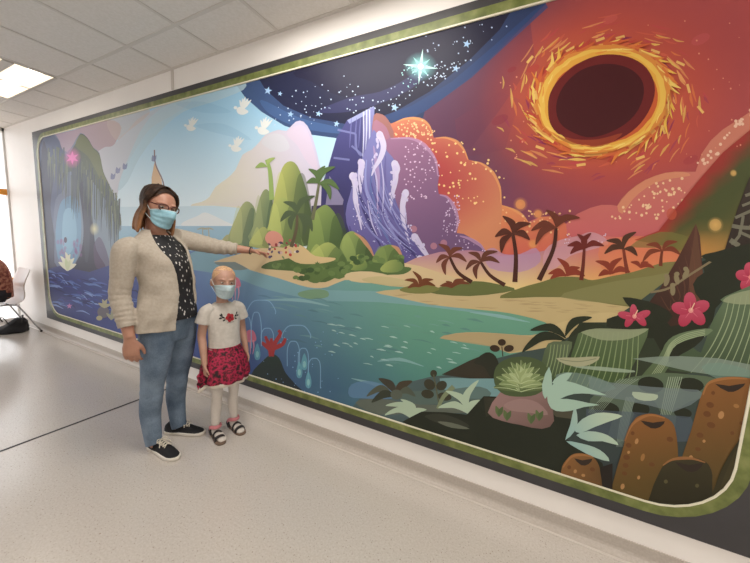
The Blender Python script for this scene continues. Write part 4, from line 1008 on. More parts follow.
def hair_mass(parent, fr, m, zend=-.06, n=120, wk=1.06, seed=3):
    R = random.Random(seed); bm = bmesh.new()
    # scalp shell from the hairline back
    NU, NV = 40, 14; rows = []
    for j in range(NV+1):
        v = j/NV; z = lerp(.226, .045, v); row = []
        hl = lerp(.0, 1.42, min(1, max(0, (.222-z)/.085)))            # hairline: open at the face
        if z > .196: hl = 0
        for i in range(NU+1):
            az = lerp(hl, 2*PI-hl, i/NU); row.append(bm.verts.new(skull(az, z, 1.065, 1.03)+Vector((0, 0, .010 if z > .18 else .0))))
        rows.append(row)
    bridge(bm, rows, False, False)
    # combed locks from the parting over the head and down to the shoulders
    for k in range(n):
        u = (k+.5)/n; th = lerp(.62, 2*PI-.62, u); side = 1 if th < PI else -1; a_ = th if th < PI else 2*PI-th   # a_: 0 front .. pi back
        low = max(a_, 1.50); P_ = []; r = R.uniform(.9, 1.1)
        for z in (.236, .232, .215, .19, .16, .125, .09):
            t = min(1, max(0, (.232-z)/.11)); az = lerp(a_, low, t)
            kk = 1.12+R.uniform(-.012, .012)
            p = skull(side*az, min(z, .2255), kk, wk)
            if z > .225: p = Vector((side*.012*(1 if z < .234 else .3), p.y*.3-.0+.03*math.cos(a_), z+.004))
            else: p.z = z+(.012 if z > .17 else 0)
            P_.append(p)
        last = P_[-1]; back = max(0, -math.cos(low)); 
        e = zend+R.uniform(-.018, .018)-(.0 if a_ > 2 else .0)
        for z in (.05, .01, -.03, e):
            if z < e: continue
            f = (.09-z)/.15; out = 1.0+.10*math.sin(min(1, f)*PI)+.10*f*f+R.uniform(-.015, .015)
            P_.append(Vector((last.x*out+side*.004, last.y*out+.012*f*(1 if a_ < 1.9 else -.3), z)))
        rad = [.004, .010, .013, .014, .014, .014, .0135, .013, .0125, .011, .004][:len(P_)]
        rad[-1] = .003
        tube(bm, P_, [(q*r, q*.62*r) for q in rad], 8, up=(side, .3, .2), sm=2)
    fr.apply(bm); return obj('hair', bm, m, parent)
def hair_material(name, root, tip, z0, z1):
    m, nt, b = new_mat(name)
    tc = nt.nodes.new('ShaderNodeTexCoord'); sx = nt.nodes.new('ShaderNodeSeparateXYZ'); nt.links.new(tc.outputs['Object'], sx.inputs[0])
    n = nt.nodes.new('ShaderNodeTexNoise'); n.inputs['Scale'].default_value = 60; nt.links.new(tc.outputs['Object'], n.inputs['Vector'])
    mr = nt.nodes.new('ShaderNodeMapRange'); mr.inputs['From Min'].default_value = z0; mr.inputs['From Max'].default_value = z1
    nt.links.new(sx.outputs['Z'], mr.inputs['Value'])
    ad = nt.nodes.new('ShaderNodeMath'); ad.operation = 'MULTIPLY_ADD'; ad.inputs[1].default_value = .5; nt.links.new(n.outputs['Fac'], ad.inputs[0]); nt.links.new(mr.outputs['Result'], ad.inputs[2])
    r = nt.nodes.new('ShaderNodeValToRGB'); e = r.color_ramp.elements; e[0].position = .25; e[1].position = 1.15 if False else 1.; e[0].color = (*lin(root), 1); e[1].color = (*lin(tip), 1)
    nt.links.new(ad.outputs[0], r.inputs['Fac']); nt.links.new(r.outputs['Color'], b.inputs['Base Color']); b.inputs['Roughness'].default_value = .6; b.inputs['Specular IOR Level'].default_value = .2
    return m
def open_shell(bm, secs, a0, a1, thick, n=56, sm=4, mod=None):
    """garment open at the front: wraps from angle a0 down round the back to a1; secs (z, cx, cy, w, front, back, a0, a1)"""
    q = []; tab = secs
    for i in range(len(tab)-1):
        for k in range(sm):
            t = k/sm; a, b, c, d = tab[max(i-1, 0)], tab[i], tab[i+1], tab[min(i+2, len(tab)-1)]
            q.append([.5*(2*B+(C_-A)*t+(2*A-5*B+4*C_-D)*t*t+(3*B-A-3*C_+D)*t**3) for A, B, C_, D in zip(a, b, c, d)])
    q.append(list(tab[-1])); out, inn = [], []
    for z, cx, cy, w, f, bk, e0, e1 in q:
        ro, ri = [], []
        for k in range(n+1):
            a = math.radians(lerp(e0, e1-360, k/n)); ca, sa = math.cos(a), math.sin(a); m_ = mod(z, a) if mod else 1.
            D = f if sa > 0 else bk
            ro.append(bm.verts.new((cx+w*m_*ca, cy+D*m_*sa, z))); ri.append(bm.verts.new((cx+(w*m_-thick)*ca, cy+(D*m_-thick)*sa, z)))
        out.append(ro); inn.append(ri)
    bridge(bm, out, False, False); bridge(bm, inn, False, False)
    for A, B in ((out[0], inn[0]), (out[-1], inn[-1])):
        for i in range(n): bm.faces.new((A[i], A[i+1], B[i+1], B[i]))
    for k in (0, n):
        for j in range(len(out)-1): bm.faces.new((out[j][k], out[j+1][k], inn[j+1][k], inn[j][k]))
    return out

# ---------------------------------------------------------------- the woman
WO = Vector((-2.09, 1.18, 0)); WROT = math.radians(15-90)
woman = empty('person', WO, WROT)
tag(woman, 'woman in beige cardigan, jeans and blue face mask, pointing at the mural', 'person')
def wl(p): 
    p = Vector(p)-WO; c, s = math.cos(WROT), math.sin(WROT); return Vector((p.x*c+p.y*s, -p.x*s+p.y*c, p.z))
tip = onwall(270, 254.5, 1.728); tip.z += 0
wrL = wl(onwall(250.5, 250.5, 1.655)); elL = wl(onwall(216, 246.5, 1.50)); tipL = wl(tip)
shL = Vector((-.165, -.045, 1.385)); shR = Vector((.198, -.070, 1.325)); elR = Vector((.226, -.098, 1.05)); wrR = Vector((.240, -.026, .805))
HFW = Frame((.012, -.062, 1.466), 1.04, math.radians(-14), math.radians(11), math.radians(-9))
bm = bmesh.new()
head_into(bm, HFW)
tube(bm, [(0, -.075, 1.36), (0, -.070, 1.43), (0, -.066, 1.50)], [(.066, .062), (.056, .056), (.055, .056)], 16)
loft(bm, [(.80, 0, .01, .150, .10, .11), (.95, 0, .02, .150, .105, .09), (1.05, 0, .0, .140, .10, .09), (1.2, 0, -.025, .150, .115, .09), (1.32, 0, -.05, .140, .085, .085), (1.38, 0, -.06, .10, .06, .065), (1.425, 0, -.066, .06, .045, .045)], 24)
limb(bm, [shR+Vector((-.03, 0, -.03)), shR+Vector((-.006, 0, -.03)), lerp(shR, elR, .5), elR, lerp(elR, wrR, .4), wrR], [.036, .042, .044, .038, .036, .028])
limb(bm, [shL+Vector((.03, 0, -.015)), shL+Vector((0, 0, -.008)), lerp(shL, elL, .5), elL, lerp(elL, wrL, .4), wrL], [.038, .042, .044, .037, .034, .0245])
fingers(bm, wrR, (.02, .08, -1), (-.8, -.45, 0), (-.45, .8, .1), 1.14, .5, .07)
dL = (tipL-wrL).normalized()
fingers(bm, wrL, dL, wl(WO+Vector((.25, -.2, -1))), wl(WO+Vector((.8, -1, .2))), (tipL-wrL).length/.158, .30, .10, True)
for s, hx, kn, an in ((1, .085, (.100, -.035, .47), (.098, -.055, .08)), (-1, -.085, (-.092, -.03, .47), (-.10, -.055, .08))):
    limb(bm, [(hx, .0, .86), (hx*1.05, -.005, .68), kn, (kn[0], kn[1]-.02, .34), an, (an[0], an[1]+.005, .055)], [.085, .078, .052, .052, .034, .034])
bodyW = remesh_obj('body', bm, M_skinW, woman, .0048, 3, .4)
eyes(woman, HFW, .002)
mk = mask(woman, HFW, M_mask)
M_hair = hair_material('brown_hair', (42, 29, 22), (146, 104, 72), 1.62, 1.40)
hair_mass(woman, HFW, M_hair, -.045, 130)
# spectacles
M_spec = mat('spectacle_frame', (70, 26, 26), .35); M_lens = glass_material('lens_glass', (.93, .93, .95), .10)
bm = bmesh.new(); lens = []
for s in (-1, 1):
    L = []
    for k in range(24):
        a = 2*PI*k/24; x = .0245*math.copysign(abs(math.cos(a))**.75, math.cos(a)); z = .0175*math.copysign(abs(math.sin(a))**.75, math.sin(a))
        L.append(Vector((s*.034+x, .1035-abs(s*.034+x)*.16, .118+z)))
    lens.append(L); tube(bm, L+[L[0], L[1]], .0031, 6)
    tube(bm, [(s*.058, .0945, .124), (s*.073, .062, .126), (s*.0795, .0, .122), (s*.079, -.022, .108)], .0028, 6, sm=3)
tube(bm, [(-.011, .102, .122), (0, .106, .125), (.011, .102, .122)], .003, 6, sm=3)
HFW.apply(bm); sp = obj('spectacles', bm, M_spec, woman)
for L in lens:
    bm = bmesh.new(); bm.faces.new([bm.verts.new(p) for p in L]); HFW.apply(bm); obj('lens', bm, M_lens, sp)
# blouse
M_blouse = ramp_mat('patterned_blouse', [(0, (214, 210, 206)), (.20, (206, 202, 200)), (.27, (22, 22, 28)), (1, (16, 16, 20))], .7, 42, 'voronoi', stretch=(1.25, 1.25, .62))
bm = bmesh.new()
loft(bm, [(.885, 0, .022, .168, .132, .118), (.95, 0, .022, .165, .130, .105), (1.05, 0, .008, .155, .122, .102), (1.16, 0, -.015, .162, .140, .10), (1.24, 0, -.03, .166, .142, .10), (1.32, 0, -.048, .160, .108, .092), (1.375, 0, -.058, .130, .078, .075), (1.405, 0, -.064, .095, .060, .062)], 40, mod=lambda z, a: 1+.012*math.sin(a*9+z*14)*max(0, 1.2-z)/.3)
obj('blouse', bm, M_blouse, woman)
# jeans
def denim():
    m, nt, b = new_mat('denim'); tc = nt.nodes.new('ShaderNodeTexCoord')
    n = nt.nodes.new('ShaderNodeTexNoise'); n.inputs['Scale'].default_value = 5.5; n.inputs['Detail'].default_value = 5
    n2 = nt.nodes.new('ShaderNodeTexNoise'); n2.inputs['Scale'].default_value = 160
    nt.links.new(tc.outputs['Object'], n.inputs['Vector']); nt.links.new(tc.outputs['Object'], n2.inputs['Vector'])
    mx = nt.nodes.new('ShaderNodeMath'); mx.operation = 'MULTIPLY_ADD'; mx.inputs[1].default_value = .22
    nt.links.new(n2.outputs['Fac'], mx.inputs[0]); nt.links.new(n.outputs['Fac'], mx.inputs[2])
    r = nt.nodes.new('ShaderNodeValToRGB'); e = r.color_ramp.elements
    e[0].position, e[1].position = .42, .82; e[0].color = (*lin((64, 82, 103)), 1); e[1].color = (*lin((128, 146, 165)), 1)
    nt.links.new(mx.outputs[0], r.inputs['Fac']); nt.links.new(r.outputs['Color'], b.inputs['Base Color']); b.inputs['Roughness'].default_value = .85
    bp = nt.nodes.new('ShaderNodeBump'); bp.inputs['Strength'].default_value = .3; bp.inputs['Distance'].default_value = .002; nt.links.new(n2.outputs['Fac'], bp.inputs['Height']); nt.links.new(bp.outputs['Normal'], b.inputs['Normal'])
    return m
bm = bmesh.new()
loft(bm, [(.74, .006, .0, .160, .106, .118), (.80, .012, .004, .162, .114, .128), (.86, .012, .010, .162, .118, .128), (.92, .004, .018, .160, .118, .112), (.955, 0, .020, .154, .114, .105)], 36)
R_ = random.Random(5)
for s, kn, an in ((1, Vector((.103, -.030, .47)), Vector((.100, -.050, .075))), (-1, Vector((-.092, -.028, .47)), Vector((-.100, -.050, .075)))):
    hx = s*.086
    def wr(t, a, s=s): 
        k = max(0, 1-abs(t-.52)/.14); an_ = max(0, (t-.80)/.2)
        return 1+.030*k*math.sin(t*90+a*2)+.055*an_*math.sin(t*150+math.sin(a)*2)+.010*math.sin(a*3+t*20)
    tube(bm, [(hx*.95, .006, .87), (hx*1.02, .002, .76), (hx*1.08, -.004, .66), (kn.x, -.012, .56), kn, (kn.x, kn.y-.012, .38), (an.x, an.y-.012, .27), (an.x, an.y-.004, .16), an+Vector((0, .006, 0)), an+Vector((0, .012, -.02))],
         [(.092, .114), (.090, .106), (.083, .094), (.073, .080), (.064, .069), (.061, .067), (.057, .064), (.050, .057), (.045, .054), (.044, .056)], 24, up=(0, 1, 0), sm=6, mod=wr)
jeans = remesh_obj('jeans', bm, denim(), woman, .006, 3, .4)
# cardigan
M_card = ramp_mat('beige_knit', [(.3, (168, 158, 145)), (.7, (180, 171, 158))], .9, 70, bump=.3)
bm = bmesh.new()
def drape(z, a):
    h = max(0, min(1, (1.15-z)/.3)); return 1+h*(.045*math.sin(a*5+z*9)+.030*math.sin(a*11-z*23))+.016*math.sin(z*34+a*3)+.012*math.sin(z*60-a*4)
open_shell(bm, [(.825, .028, -.006, .188, .150, .155, 72, 132), (.87, .025, -.004, .184, .150, .150, 72, 130), (.94, .016, .004, .178, .150, .136, 72, 126), (1.05, -.004, .002, .168, .146, .124, 71, 122), (1.16, -.004, -.018, .166, .160, .118, 70, 122), (1.25, 0, -.034, .174, .158, .116, 66, 124),
                (1.32, 0, -.050, .180, .130, .110, 58, 128), (1.37, 0, -.058, .146, .100, .096, 50, 134), (1.405, 0, -.064, .108, .078, .082, 40, 140), (1.435, 0, -.068, .076, .058, .068, 30, 150)], 0, 0, .014, mod=drape)
def sl(n_): 
    def f(t, a): return 1+.20*max(0, (t-.36))*math.sin(t*n_+math.sin(a)*1.3)+.02*math.sin(a*2+t*9)
    return f
tube(bm, [shR+Vector((-.05, .004, .012)), shR+Vector((0, 0, -.012)), lerp(shR, elR, .3)+Vector((.004, 0, 0)), lerp(shR, elR, .65), elR, lerp(elR, wrR, .3), lerp(elR, wrR, .55), lerp(elR, wrR, .74)], [.056, .064, .064, .058, .053, .051, .048, .044], 20, sm=5, mod=sl(95))
tube(bm, [shL+Vector((.05, .0, .015)), shL, lerp(shL, elL, .3), lerp(shL, elL, .65), elL, lerp(elL, wrL, .35), lerp(elL, wrL, .62)], [.056, .066, .064, .058, .053, .048, .041], 20, sm=5, mod=sl(60))
card = remesh_obj('cardigan', bm, M_card, woman, .0060, 2, .4)
# wristband
bm = bmesh.new(); d = dL; c = wrL+d*.002; s_ = d.cross(Vector((0, 0, 1))).normalized(); u_ = s_.cross(d)
tube(bm, [c+s_*.030*math.cos(2*PI*k/16)+u_*.027*math.sin(2*PI*k/16) for k in range(18)], .0035, 6)
obj('wristband', bm, mat('dark_band', (30, 24, 26), .6), woman)
# canvas shoes
M_canvas = mat('black_canvas', (24, 24, 28), .85, noise=.2, nscale=60); M_rubber = mat('white_rubber', (214, 208, 198), .5); M_lace = mat('white_lace', (214, 206, 190), .8); M_sock = mat('shoe_lining', (196, 180, 160), .8)
def place(bm, loc, rot):
    m = Matrix.Translation(loc) @ Matrix.Rotation(rot, 4, 'Z')
    for v in bm.verts: v.co = m @ v.co
def shoe(parent, loc, rot, s=1.):
    """toe towards +y; loc is under the ankle"""
    def outline(g): return [(-.030-g, -.060), (-.024-g*.7, -.084-g*.6), (0, -.094-g), (.024+g*.7, -.084-g*.6), (.030+g, -.060), (.031+g, .0), (.042+g, .075), (.044+g, .115), (.036+g, .155+g*.3), (.018, .176+g), (-.006, .180+g), (-.028-g, .160+g*.3), (-.037-g, .120), (-.035-g, .075), (-.029-g, .0)]
    bm = bmesh.new(); rings = []
    for z, g in ((0, -.001), (.003, .003), (.020, .004), (.024, .001)):
        rings.append([bm.verts.new((v.x*s, v.y*s, z*s)) for v in catmull([(x, y, 0) for x, y in outline(g)], 3, True)])
    bridge(bm, rings); place(bm, loc, rot); so = None
    bm2 = bmesh.new(); rings = []
    for y, w, h in ((-.092, .010, .040), (-.088, .022, .062), (-.07, .031, .080), (-.04, .034, .078), (-.005, .034, .074), (.03, .035, .078), (.06, .038, .066), (.095, .042, .052), (.13, .041, .042), (.155, .034, .035), (.172, .018, .028), (.178, .006, .022)):
        rings.append([bm2.verts.new((w*s*math.copysign(abs(math.cos(a))**.8, math.cos(a))+(.004*s if y > .1 else 0), y*s, (.014+(h-.014)*max(0, math.sin(a)))*s)) for a in [PI*k/14 for k in range(15)]])
    bridge(bm2, rings, True, True); place(bm2, loc, rot)
    u = obj('shoe', bm2, M_canvas, parent); obj('sole', bm, M_rubber, u)
    bm = bmesh.new()
    for k, y in enumerate((.022, .040, .058, .076)):
        z = (.083-.20*(y-.02))*s
        for q in (-1, 1): tube(bm, [(-q*.022*s, y*s-.006*s, z-.008*s), (0, y*s, z+.004*s), (q*.022*s, y*s+.008*s, z-.010*s)], .0032*s, 6, sm=2)
    for q in (-1, 1): tube(bm, [(0, .018*s, .088*s), (q*.022*s, .022*s, .098*s), (q*.034*s, .034*s, .084*s), (q*.012*s, .024*s, .088*s)], .0026*s, 6, sm=3); tube(bm, [(0, .02*s, .088*s), (q*.026*s, .05*s, .082*s), (q*.036*s, .058*s, .062*s)], .0026*s, 6, sm=3)
    place(bm, loc, rot); obj('laces', bm, M_lace, u)
    return u
def wang(h, t): 
    a, b = wl(Vector(h)), wl(Vector(t)); return math.atan2(b.y-a.y, b.x-a.x)-PI/2
shoe(woman, Vector((.092, -.010, 0)), wang((-2.182, 1.087, 0), (-1.877, 1.107, 0)), 1.02)
shoe(woman, Vector((-.106, -.050, 0)), wang((-2.228, 1.229, 0), (-2.004, 1.35, 0)), 1.02)

# ---------------------------------------------------------------- the girl
GO = Vector((-1.900, 1.447, 0)); GROT = math.radians(-12-90)
girl = empty('person', GO, GROT)
tag(girl, 'small girl in white t-shirt, crimson patterned skirt, white tights and face mask', 'person')
HFG = Frame((.004, -.012, 1.008), .90, math.radians(-10), math.radians(6), math.radians(-4))
bm = bmesh.new(); head_into(bm, HFG, 1.06)
tube(bm, [(0, -.028, .92), (0, -.026, .97), (0, -.022, 1.03)], [(.044, .042), (.037, .037), (.037, .038)], 14)
loft(bm, [(.56, 0, 0, .098, .075, .075), (.66, 0, 0, .088, .068, .062), (.78, 0, -.004, .092, .066, .06), (.88, 0, -.012, .092, .054, .054), (.935, 0, -.02, .062, .040, .042), (.96, 0, -.024, .042, .034, .036)], 22)
aR = [Vector((.112, -.016, .918)), Vector((.138, -.030, .745)), Vector((.150, .035, .560))]; aL = [Vector((-.112, -.016, .918)), Vector((-.146, -.030, .745)), Vector((-.152, .02, .575))]
for A in (aR, aL): limb(bm, [A[0]+Vector((-.03*(1 if A is aR else -1), 0, -.012)), A[0]+Vector((-.004*(1 if A is aR else -1), 0, -.01)), lerp(A[0], A[1], .5), A[1], lerp(A[1], A[2], .4), A[2]], [.026, .029, .030, .027, .025, .018])
fingers(bm, aR[2], (.05, .12, -1), (-1, .2, 0), (0, 1, 0), .70, .62, .06); fingers(bm, aL[2], (0, .10, -1), (1, .2, 0), (0, 1, 0), .70, .45, .08)
LEG = ((1, Vector((.060, .005, .30)), Vector((.072, .005, .07))), (-1, Vector((-.058, .005, .30)), Vector((-.062, .0, .07))))
for s, kn, an in LEG: limb(bm, [(s*.05, 0, .58), (s*.055, .004, .44), kn, (kn.x*1.02, -.006, .21), an], [.056, .046, .032, .031, .022])
remesh_obj('body', bm, M_skinG, girl, .0042, 3, .4)
eyes(girl, HFG, 0); mask(girl, HFG, M_maskG, 1.06)
# cropped fair hair
bm = bmesh.new(); rows = []
for j in range(17):
    z = lerp(.2262, .06, j/16); hl = 0 if z > .198 else lerp(.55, 1.5, min(1, (.198-z)/.08)); row = []
    for i in range(45):
        az = lerp(hl, 2*PI-hl, i/44); p = skull(az, z, 1.018+.006*math.sin(i*2.3+j), 1.07)
        if z > .2: p.z += .002
        row.append(bm.verts.new(p))
    rows.append(row)
bridge(bm, rows, False, False); HFG.apply(bm)
obj('hair', bm, ramp_mat('cropped_fair_hair', [(.35, (176, 134, 98)), (.65, (214, 178, 140))], .75, 90, bump=.4), girl)
# t-shirt
M_tee = ramp_mat('white_jersey', [(.3, (186, 180, 172)), (.7, (200, 194, 187))], .9, 40, bump=.15)
TS = [(.635, 0, .002, .110, .088, .080), (.70, 0, .0, .106, .084, .074), (.78, 0, -.003, .107, .080, .070), (.86, 0, -.010, .112, .074, .068), (.905, 0, -.016, .110, .064, .062), (.937, 0, -.021, .086, .052, .055), (.958, 0, -.024, .054, .042, .044)]
bm = bmesh.new(); loft(bm, TS, 36, mod=lambda z, a: 1+.010*math.sin(a*7+z*30)*max(0, (.85-z)/.2))
for A in (aR, aL): 
    d = (A[1]-A[0]).normalized(); s = 1 if A is aR else -1
    tube(bm, [A[0]+Vector((-.04*s, 0, .012)), A[0]+d*.01, A[0]+d*.05+Vector((.006*s, 0, 0)), A[0]+d*.092+Vector((.010*s, 0, 0))], [.036, .041, .045, .049], 16, sm=4)
tee = remesh_obj('t_shirt', bm, M_tee, girl, .005, 3, .4)
def on_tee(x, z, off=.003):
    cx, cy, w, f, b = interp(TS, z); return Vector((x, cy+f*math.sqrt(max(0, 1-(x/w)**2))+off, z))
def print_patch(bm, cx, cz, rx, rz, rot=0, n=12, off=.0035):
    c = bm.verts.new(on_tee(cx, cz, off+.0008)); L = []
    for k in range(n):
        a = 2*PI*k/n; x, z = rx*math.cos(a), rz*math.sin(a); L.append(bm.verts.new(on_tee(cx+x*math.cos(rot)-z*math.sin(rot), cz+x*math.sin(rot)+z*math.cos(rot), off)))
    for k in range(n): bm.faces.new((c, L[k], L[(k+1) % n]))
M_rose = mat('rose_red', (158, 30, 40), .7); M_rosed = mat('rose_dark', (96, 18, 28), .7); M_leafp = mat('leaf_print', (46, 44, 44), .8)
def pp(bm, x, z, rx, rz, rot=0, off=.0035): print_patch(bm, -.010+x*1.22, .862+(z-.832)*1.22, rx*1.22, rz*1.22, rot, off=off)
bm = bmesh.new()
for k in range(5): a = 2*PI*k/5; pp(bm, .013*math.cos(a), .832+.012*math.sin(a), .0135, .0115, a)
rp = obj('rose_print', bm, M_rose, tee)
bm = bmesh.new(); pp(bm, .001, .833, .007, .006, off=.0052); pp(bm, .010, .826, .006, .002, .6, off=.0052); pp(bm, -.009, .826, .006, .002, -.6, off=.0052); obj('rose_heart', bm, M_rosed, rp)
bm = bmesh.new()
for x, z, r in ((.036, .838, .5), (.047, .848, .9), (.050, .834, -.1), (.034, .822, -.5), (-.036, .838, -.5), (-.047, .850, -.9), (-.052, .836, .1), (-.034, .822, .5), (.042, .852, 1.3)): pp(bm, x, z, .0085, .0042, r)
for s in (-1, 1): pp(bm, s*.036, .834, .020, .0012, s*.35)
for k in range(6): pp(bm, -.018+k*.007, .806, .0026, .0016)
obj('leaf_print', bm, M_leafp, rp)
# skirt
M_skirt2 = ramp_mat('crimson_pattern', [(.36, (34, 14, 22)), (.43, (120, 22, 46)), (.50, (178, 34, 76)), (.56, (120, 20, 44)), (.62, (48, 14, 26)), (.68, (150, 30, 56))], .75, 26, detail=3)
def ruffle(z, a): k = max(0, (.66-z)/.24); return 1+.055*k*math.sin(a*11+1.3*math.sin(a*3))+.03*k*math.sin(a*5+.6)
SK = [(.662, 0, 0, .104, .086, .078), (.64, 0, 0, .112, .094, .086), (.58, 0, .0, .138, .118, .108), (.50, 0, .002, .160, .138, .128), (.455, 0, .004, .164, .142, .132), (.425, 0, .004, .162, .140, .130), (.435, 0, .004, .150, .130, .120), (.56, 0, 0, .118, .10, .09)]
bm = bmesh.new(); loft(bm, SK, 72, 4, False, mod=ruffle)
sk2 = obj('skirt', bm, M_skirt2, girl)
bm = bmesh.new(); tube(bm, [(.105*math.cos(2*PI*k/32), .087*math.sin(2*PI*k/32) if math.sin(2*PI*k/32) > 0 else .079*math.sin(2*PI*k/32), .655) for k in range(34)], .006, 6); obj('waistband', bm, M_skirt2, sk2)
# corner of the skirt lifted in her right hand, showing the pale lining
bm = bmesh.new(); rows = []
for i in range(9):
    t = i/8; row = []
    for j in range(9):
        v = j/8; x = lerp(.128, .205, t); z = lerp(.565-.07*t, .405+.02*math.sin(t*9), v); y = .012+.04*t+.010*math.sin(v*9+t*5)
        row.append((x, y, z))
    rows.append(row)
A_ = [[bm.verts.new((x, y+.003, z)) for x, y, z in r] for r in rows]; bridge(bm, A_, False, False)
B_ = [[bm.verts.new((x, y-.003, z)) for x, y, z in r] for r in rows]; bridge(bm, B_, False, False)
for i in range(8):
    for k in (0, 8): bm.faces.new((A_[i][k], A_[i+1][k], B_[i+1][k], B_[i][k])); bm.faces.new((A_[k][i], A_[k][i+1], B_[k][i+1], B_[k][i]))
obj('skirt_corner', bm, M_skirt2, sk2)
bm = bmesh.new()
loft(bm, [(.428, 0, .004, .150, .131, .120), (.412, 0, .004, .154, .134, .122), (.398, 0, .004, .150, .130, .118)], 60, 2, False, mod=lambda z, a: 1+.05*math.sin(a*13))
tube(bm, [(.135, .03, .408), (.17, .045, .400), (.205, .062, .398)], [(.006, .012), (.005, .014), (.004, .012)], 8, sm=3)
obj('petticoat', bm, mat('pale_lining', (206, 196, 184), .9), sk2)
# tights
bm = bmesh.new()
for s, kn, an in LEG: tube(bm, [(s*.05, 0, .56), (s*.055, .004, .44), (kn.x, kn.y+.002, .315), (kn.x, kn.y-.002, .275), (kn.x*1.02, -.008, .21), (an.x, an.y-.002, .12), an], [.060, .050, .036, .034, .036, .028, .0255], 18, sm=5)
for s, kn, an in LEG:
    tube(bm, [an+Vector((0, -.022, -.035)), an+Vector((0, .0, -.030)), an+Vector((0, .05, -.038)), an+Vector((0, .095, -.048)), an+Vector((0, .118, -.052))], [(.022, .020), (.027, .030), (.030, .023), (.030, .015), (.018, .009)], 14, up=(0, 0, 1), sm=3)
remesh_obj('tights', bm, mat('white_tights', (206, 198, 190), .85, noise=.03, nscale=60), girl, .005, 2, .4)
# sandals
M_sand = mat('sandal_black', (34, 28, 30), .6); M_pinks = mat('sandal_pink', (196, 122, 128), .7); M_sole = mat('sandal_sole', (112, 92, 78), .7)
def sandal(loc, rot):
    L = [(-.026, -.045), (-.018, -.060), (0, -.066), (.018, -.060), (.026, -.045), (.026, .0), (.034, .06), (.034, .095), (.022, .122), (0, .130), (-.022, .122), (-.034, .095), (-.033, .06), (-.026, 0)]
    bm = bmesh.new(); rings = [[bm.verts.new((v.x*g, v.y*g, z)) for v in catmull([(x, y, 0) for x, y in L], 3, True)] for z, g in ((0, 1), (.004, 1.02), (.014, 1.02), (.0155, 1.))]
    bridge(bm, rings); place(bm, loc, rot); so = obj('sandal', bm, M_sole, girl)
    def strap(name, pts_, w, m, upright=False):
        bm = bmesh.new(); tube(bm, pts_, [(.0030, w) if upright else (w, .0028)]*len(pts_), 8, up=(0, 0, 1), sm=3); place(bm, loc, rot); return obj(name, bm, m, so)
    strap('toe_strap', [(-.034, .082, .010), (-.028, .082, .036), (0, .085, .046), (.028, .082, .036), (.034, .082, .010)], .013, M_sand)
    strap('cross_strap', [(-.034, .055, .010), (-.024, .050, .046), (0, .045, .064), (.026, .040, .048), (.032, .040, .010)], .010, M_sand)
    strap('ankle_strap', [(-.030, -.040, .05), (-.038, .0, .082), (-.014, .036, .088), (.016, .036, .088), (.038, .0, .082), (.030, -.040, .05)], .012, M_pinks, True)
    bm = bmesh.new(); tube(bm, [(-.027, -.02, .012), (-.030, -.034, .045), (-.015, -.055, .052), (0, -.060, .053), (.015, -.055, .052), (.030, -.034, .045), (.027, -.02, .012)], [(.003, .016)]*7, 8, sm=2); place(bm, loc, rot); obj('heel_strap', bm, M_sand, so)
for s, kn, an in LEG: sandal(Vector((an.x, an.y, 0)), math.radians(-6 if s > 0 else 2))

# ---------------------------------------------------------------- far left: chair by the window, somebody leaning forward on it, a bag underneath
CO = Vector((-6.23, 1.40, 0)); chair = empty('chair', CO, PI)           # local +y points into the room
tag(chair, 'pale shell chair with thin chrome legs against the white wall by the window', 'chair')
M_shell = mat('pale_shell_plastic', (206, 192, 184), .35); M_chrome = mat('chrome_tube', (190, 190, 192), .2, metal=1.)
bm = bmesh.new(); prof = [(.20, .408), (.17, .424), (.08, .418), (-.05, .395), (-.135, .420), (-.182, .462), (-.196, .54), (-.192, .62), (-.208, .70), (-.240, .79), (-.258, .845), (-.264, .862)]
prof = [(v.x, v.y) for v in catmull([(a, b, 0) for a, b in prof], 4)]; F_, B_ = [], []
for i, (y, z) in enumerate(prof):
    t = i/(len(prof)-1); w = .205 if t < .35 else lerp(.205, .215, (t-.35)/.65); w *= math.sqrt(max(.3, 1-max(0, (t-.9)/.1)**2*.5)); 
    y2, z2 = prof[min(i+1, len(prof)-1)]; y1, z1 = prof[max(i-1, 0)]; d = math.hypot(y2-y1, z2-z1); ny, nz = (z2-z1)/d, -(y2-y1)/d
    F_.append([bm.verts.new((lerp(-w, w, k/12), y+.02*(abs(k-6)/6)**2*(1 if t > .4 else 0), z+.015*(abs(k-6)/6)**2*(1 if t < .4 else 0))) for k in range(13)])
    B_.append([bm.verts.new((lerp(-w, w, k/12), y+ny*-.008+.02*(abs(k-6)/6)**2*(1 if t > .4 else 0), z-nz*.008*-1-.008*(1 if t < .4 else 0)+.015*(abs(k-6)/6)**2*(1 if t < .4 else 0))) for k in range(13)])
bridge(bm, F_, False, False); bridge(bm, B_, False, False)
for i in range(12): 
    for k in (0, -1): bm.faces.new((F_[k][i], F_[k][i+1], B_[k][i+1], B_[k][i]))
for i in range(len(F_)-1):
    for k in (0, 12): bm.faces.new((F_[i][k], F_[i+1][k], B_[i+1][k], B_[i][k]))
obj('seat_shell', bm, M_shell, chair)
for sx in (-1, 1):
    for fy in (1, -1):
        bm = bmesh.new(); tube(bm, [(sx*.13, fy*.10 if fy > 0 else -.05, .398), (sx*.185, fy*.15 if fy > 0 else -.09, .395), (sx*.205, fy*.17 if fy > 0 else -.115, .374), (sx*.235, fy*.225 if fy > 0 else -.30, .008)], .0095, 10, sm=4); l = obj('leg', bm, M_chrome, chair)
        bm = bmesh.new(); p = (sx*.235, fy*.225 if fy > 0 else -.30); tube(bm, [(p[0], p[1], 0), (p[0], p[1], .022)], .0125, 10); obj('foot_cap', bm, M_sand, l)
bm = bmesh.new()
for y in (.10, -.05): tube(bm, [(-.13, y, .398), (.13, y, .398)], .009, 8)
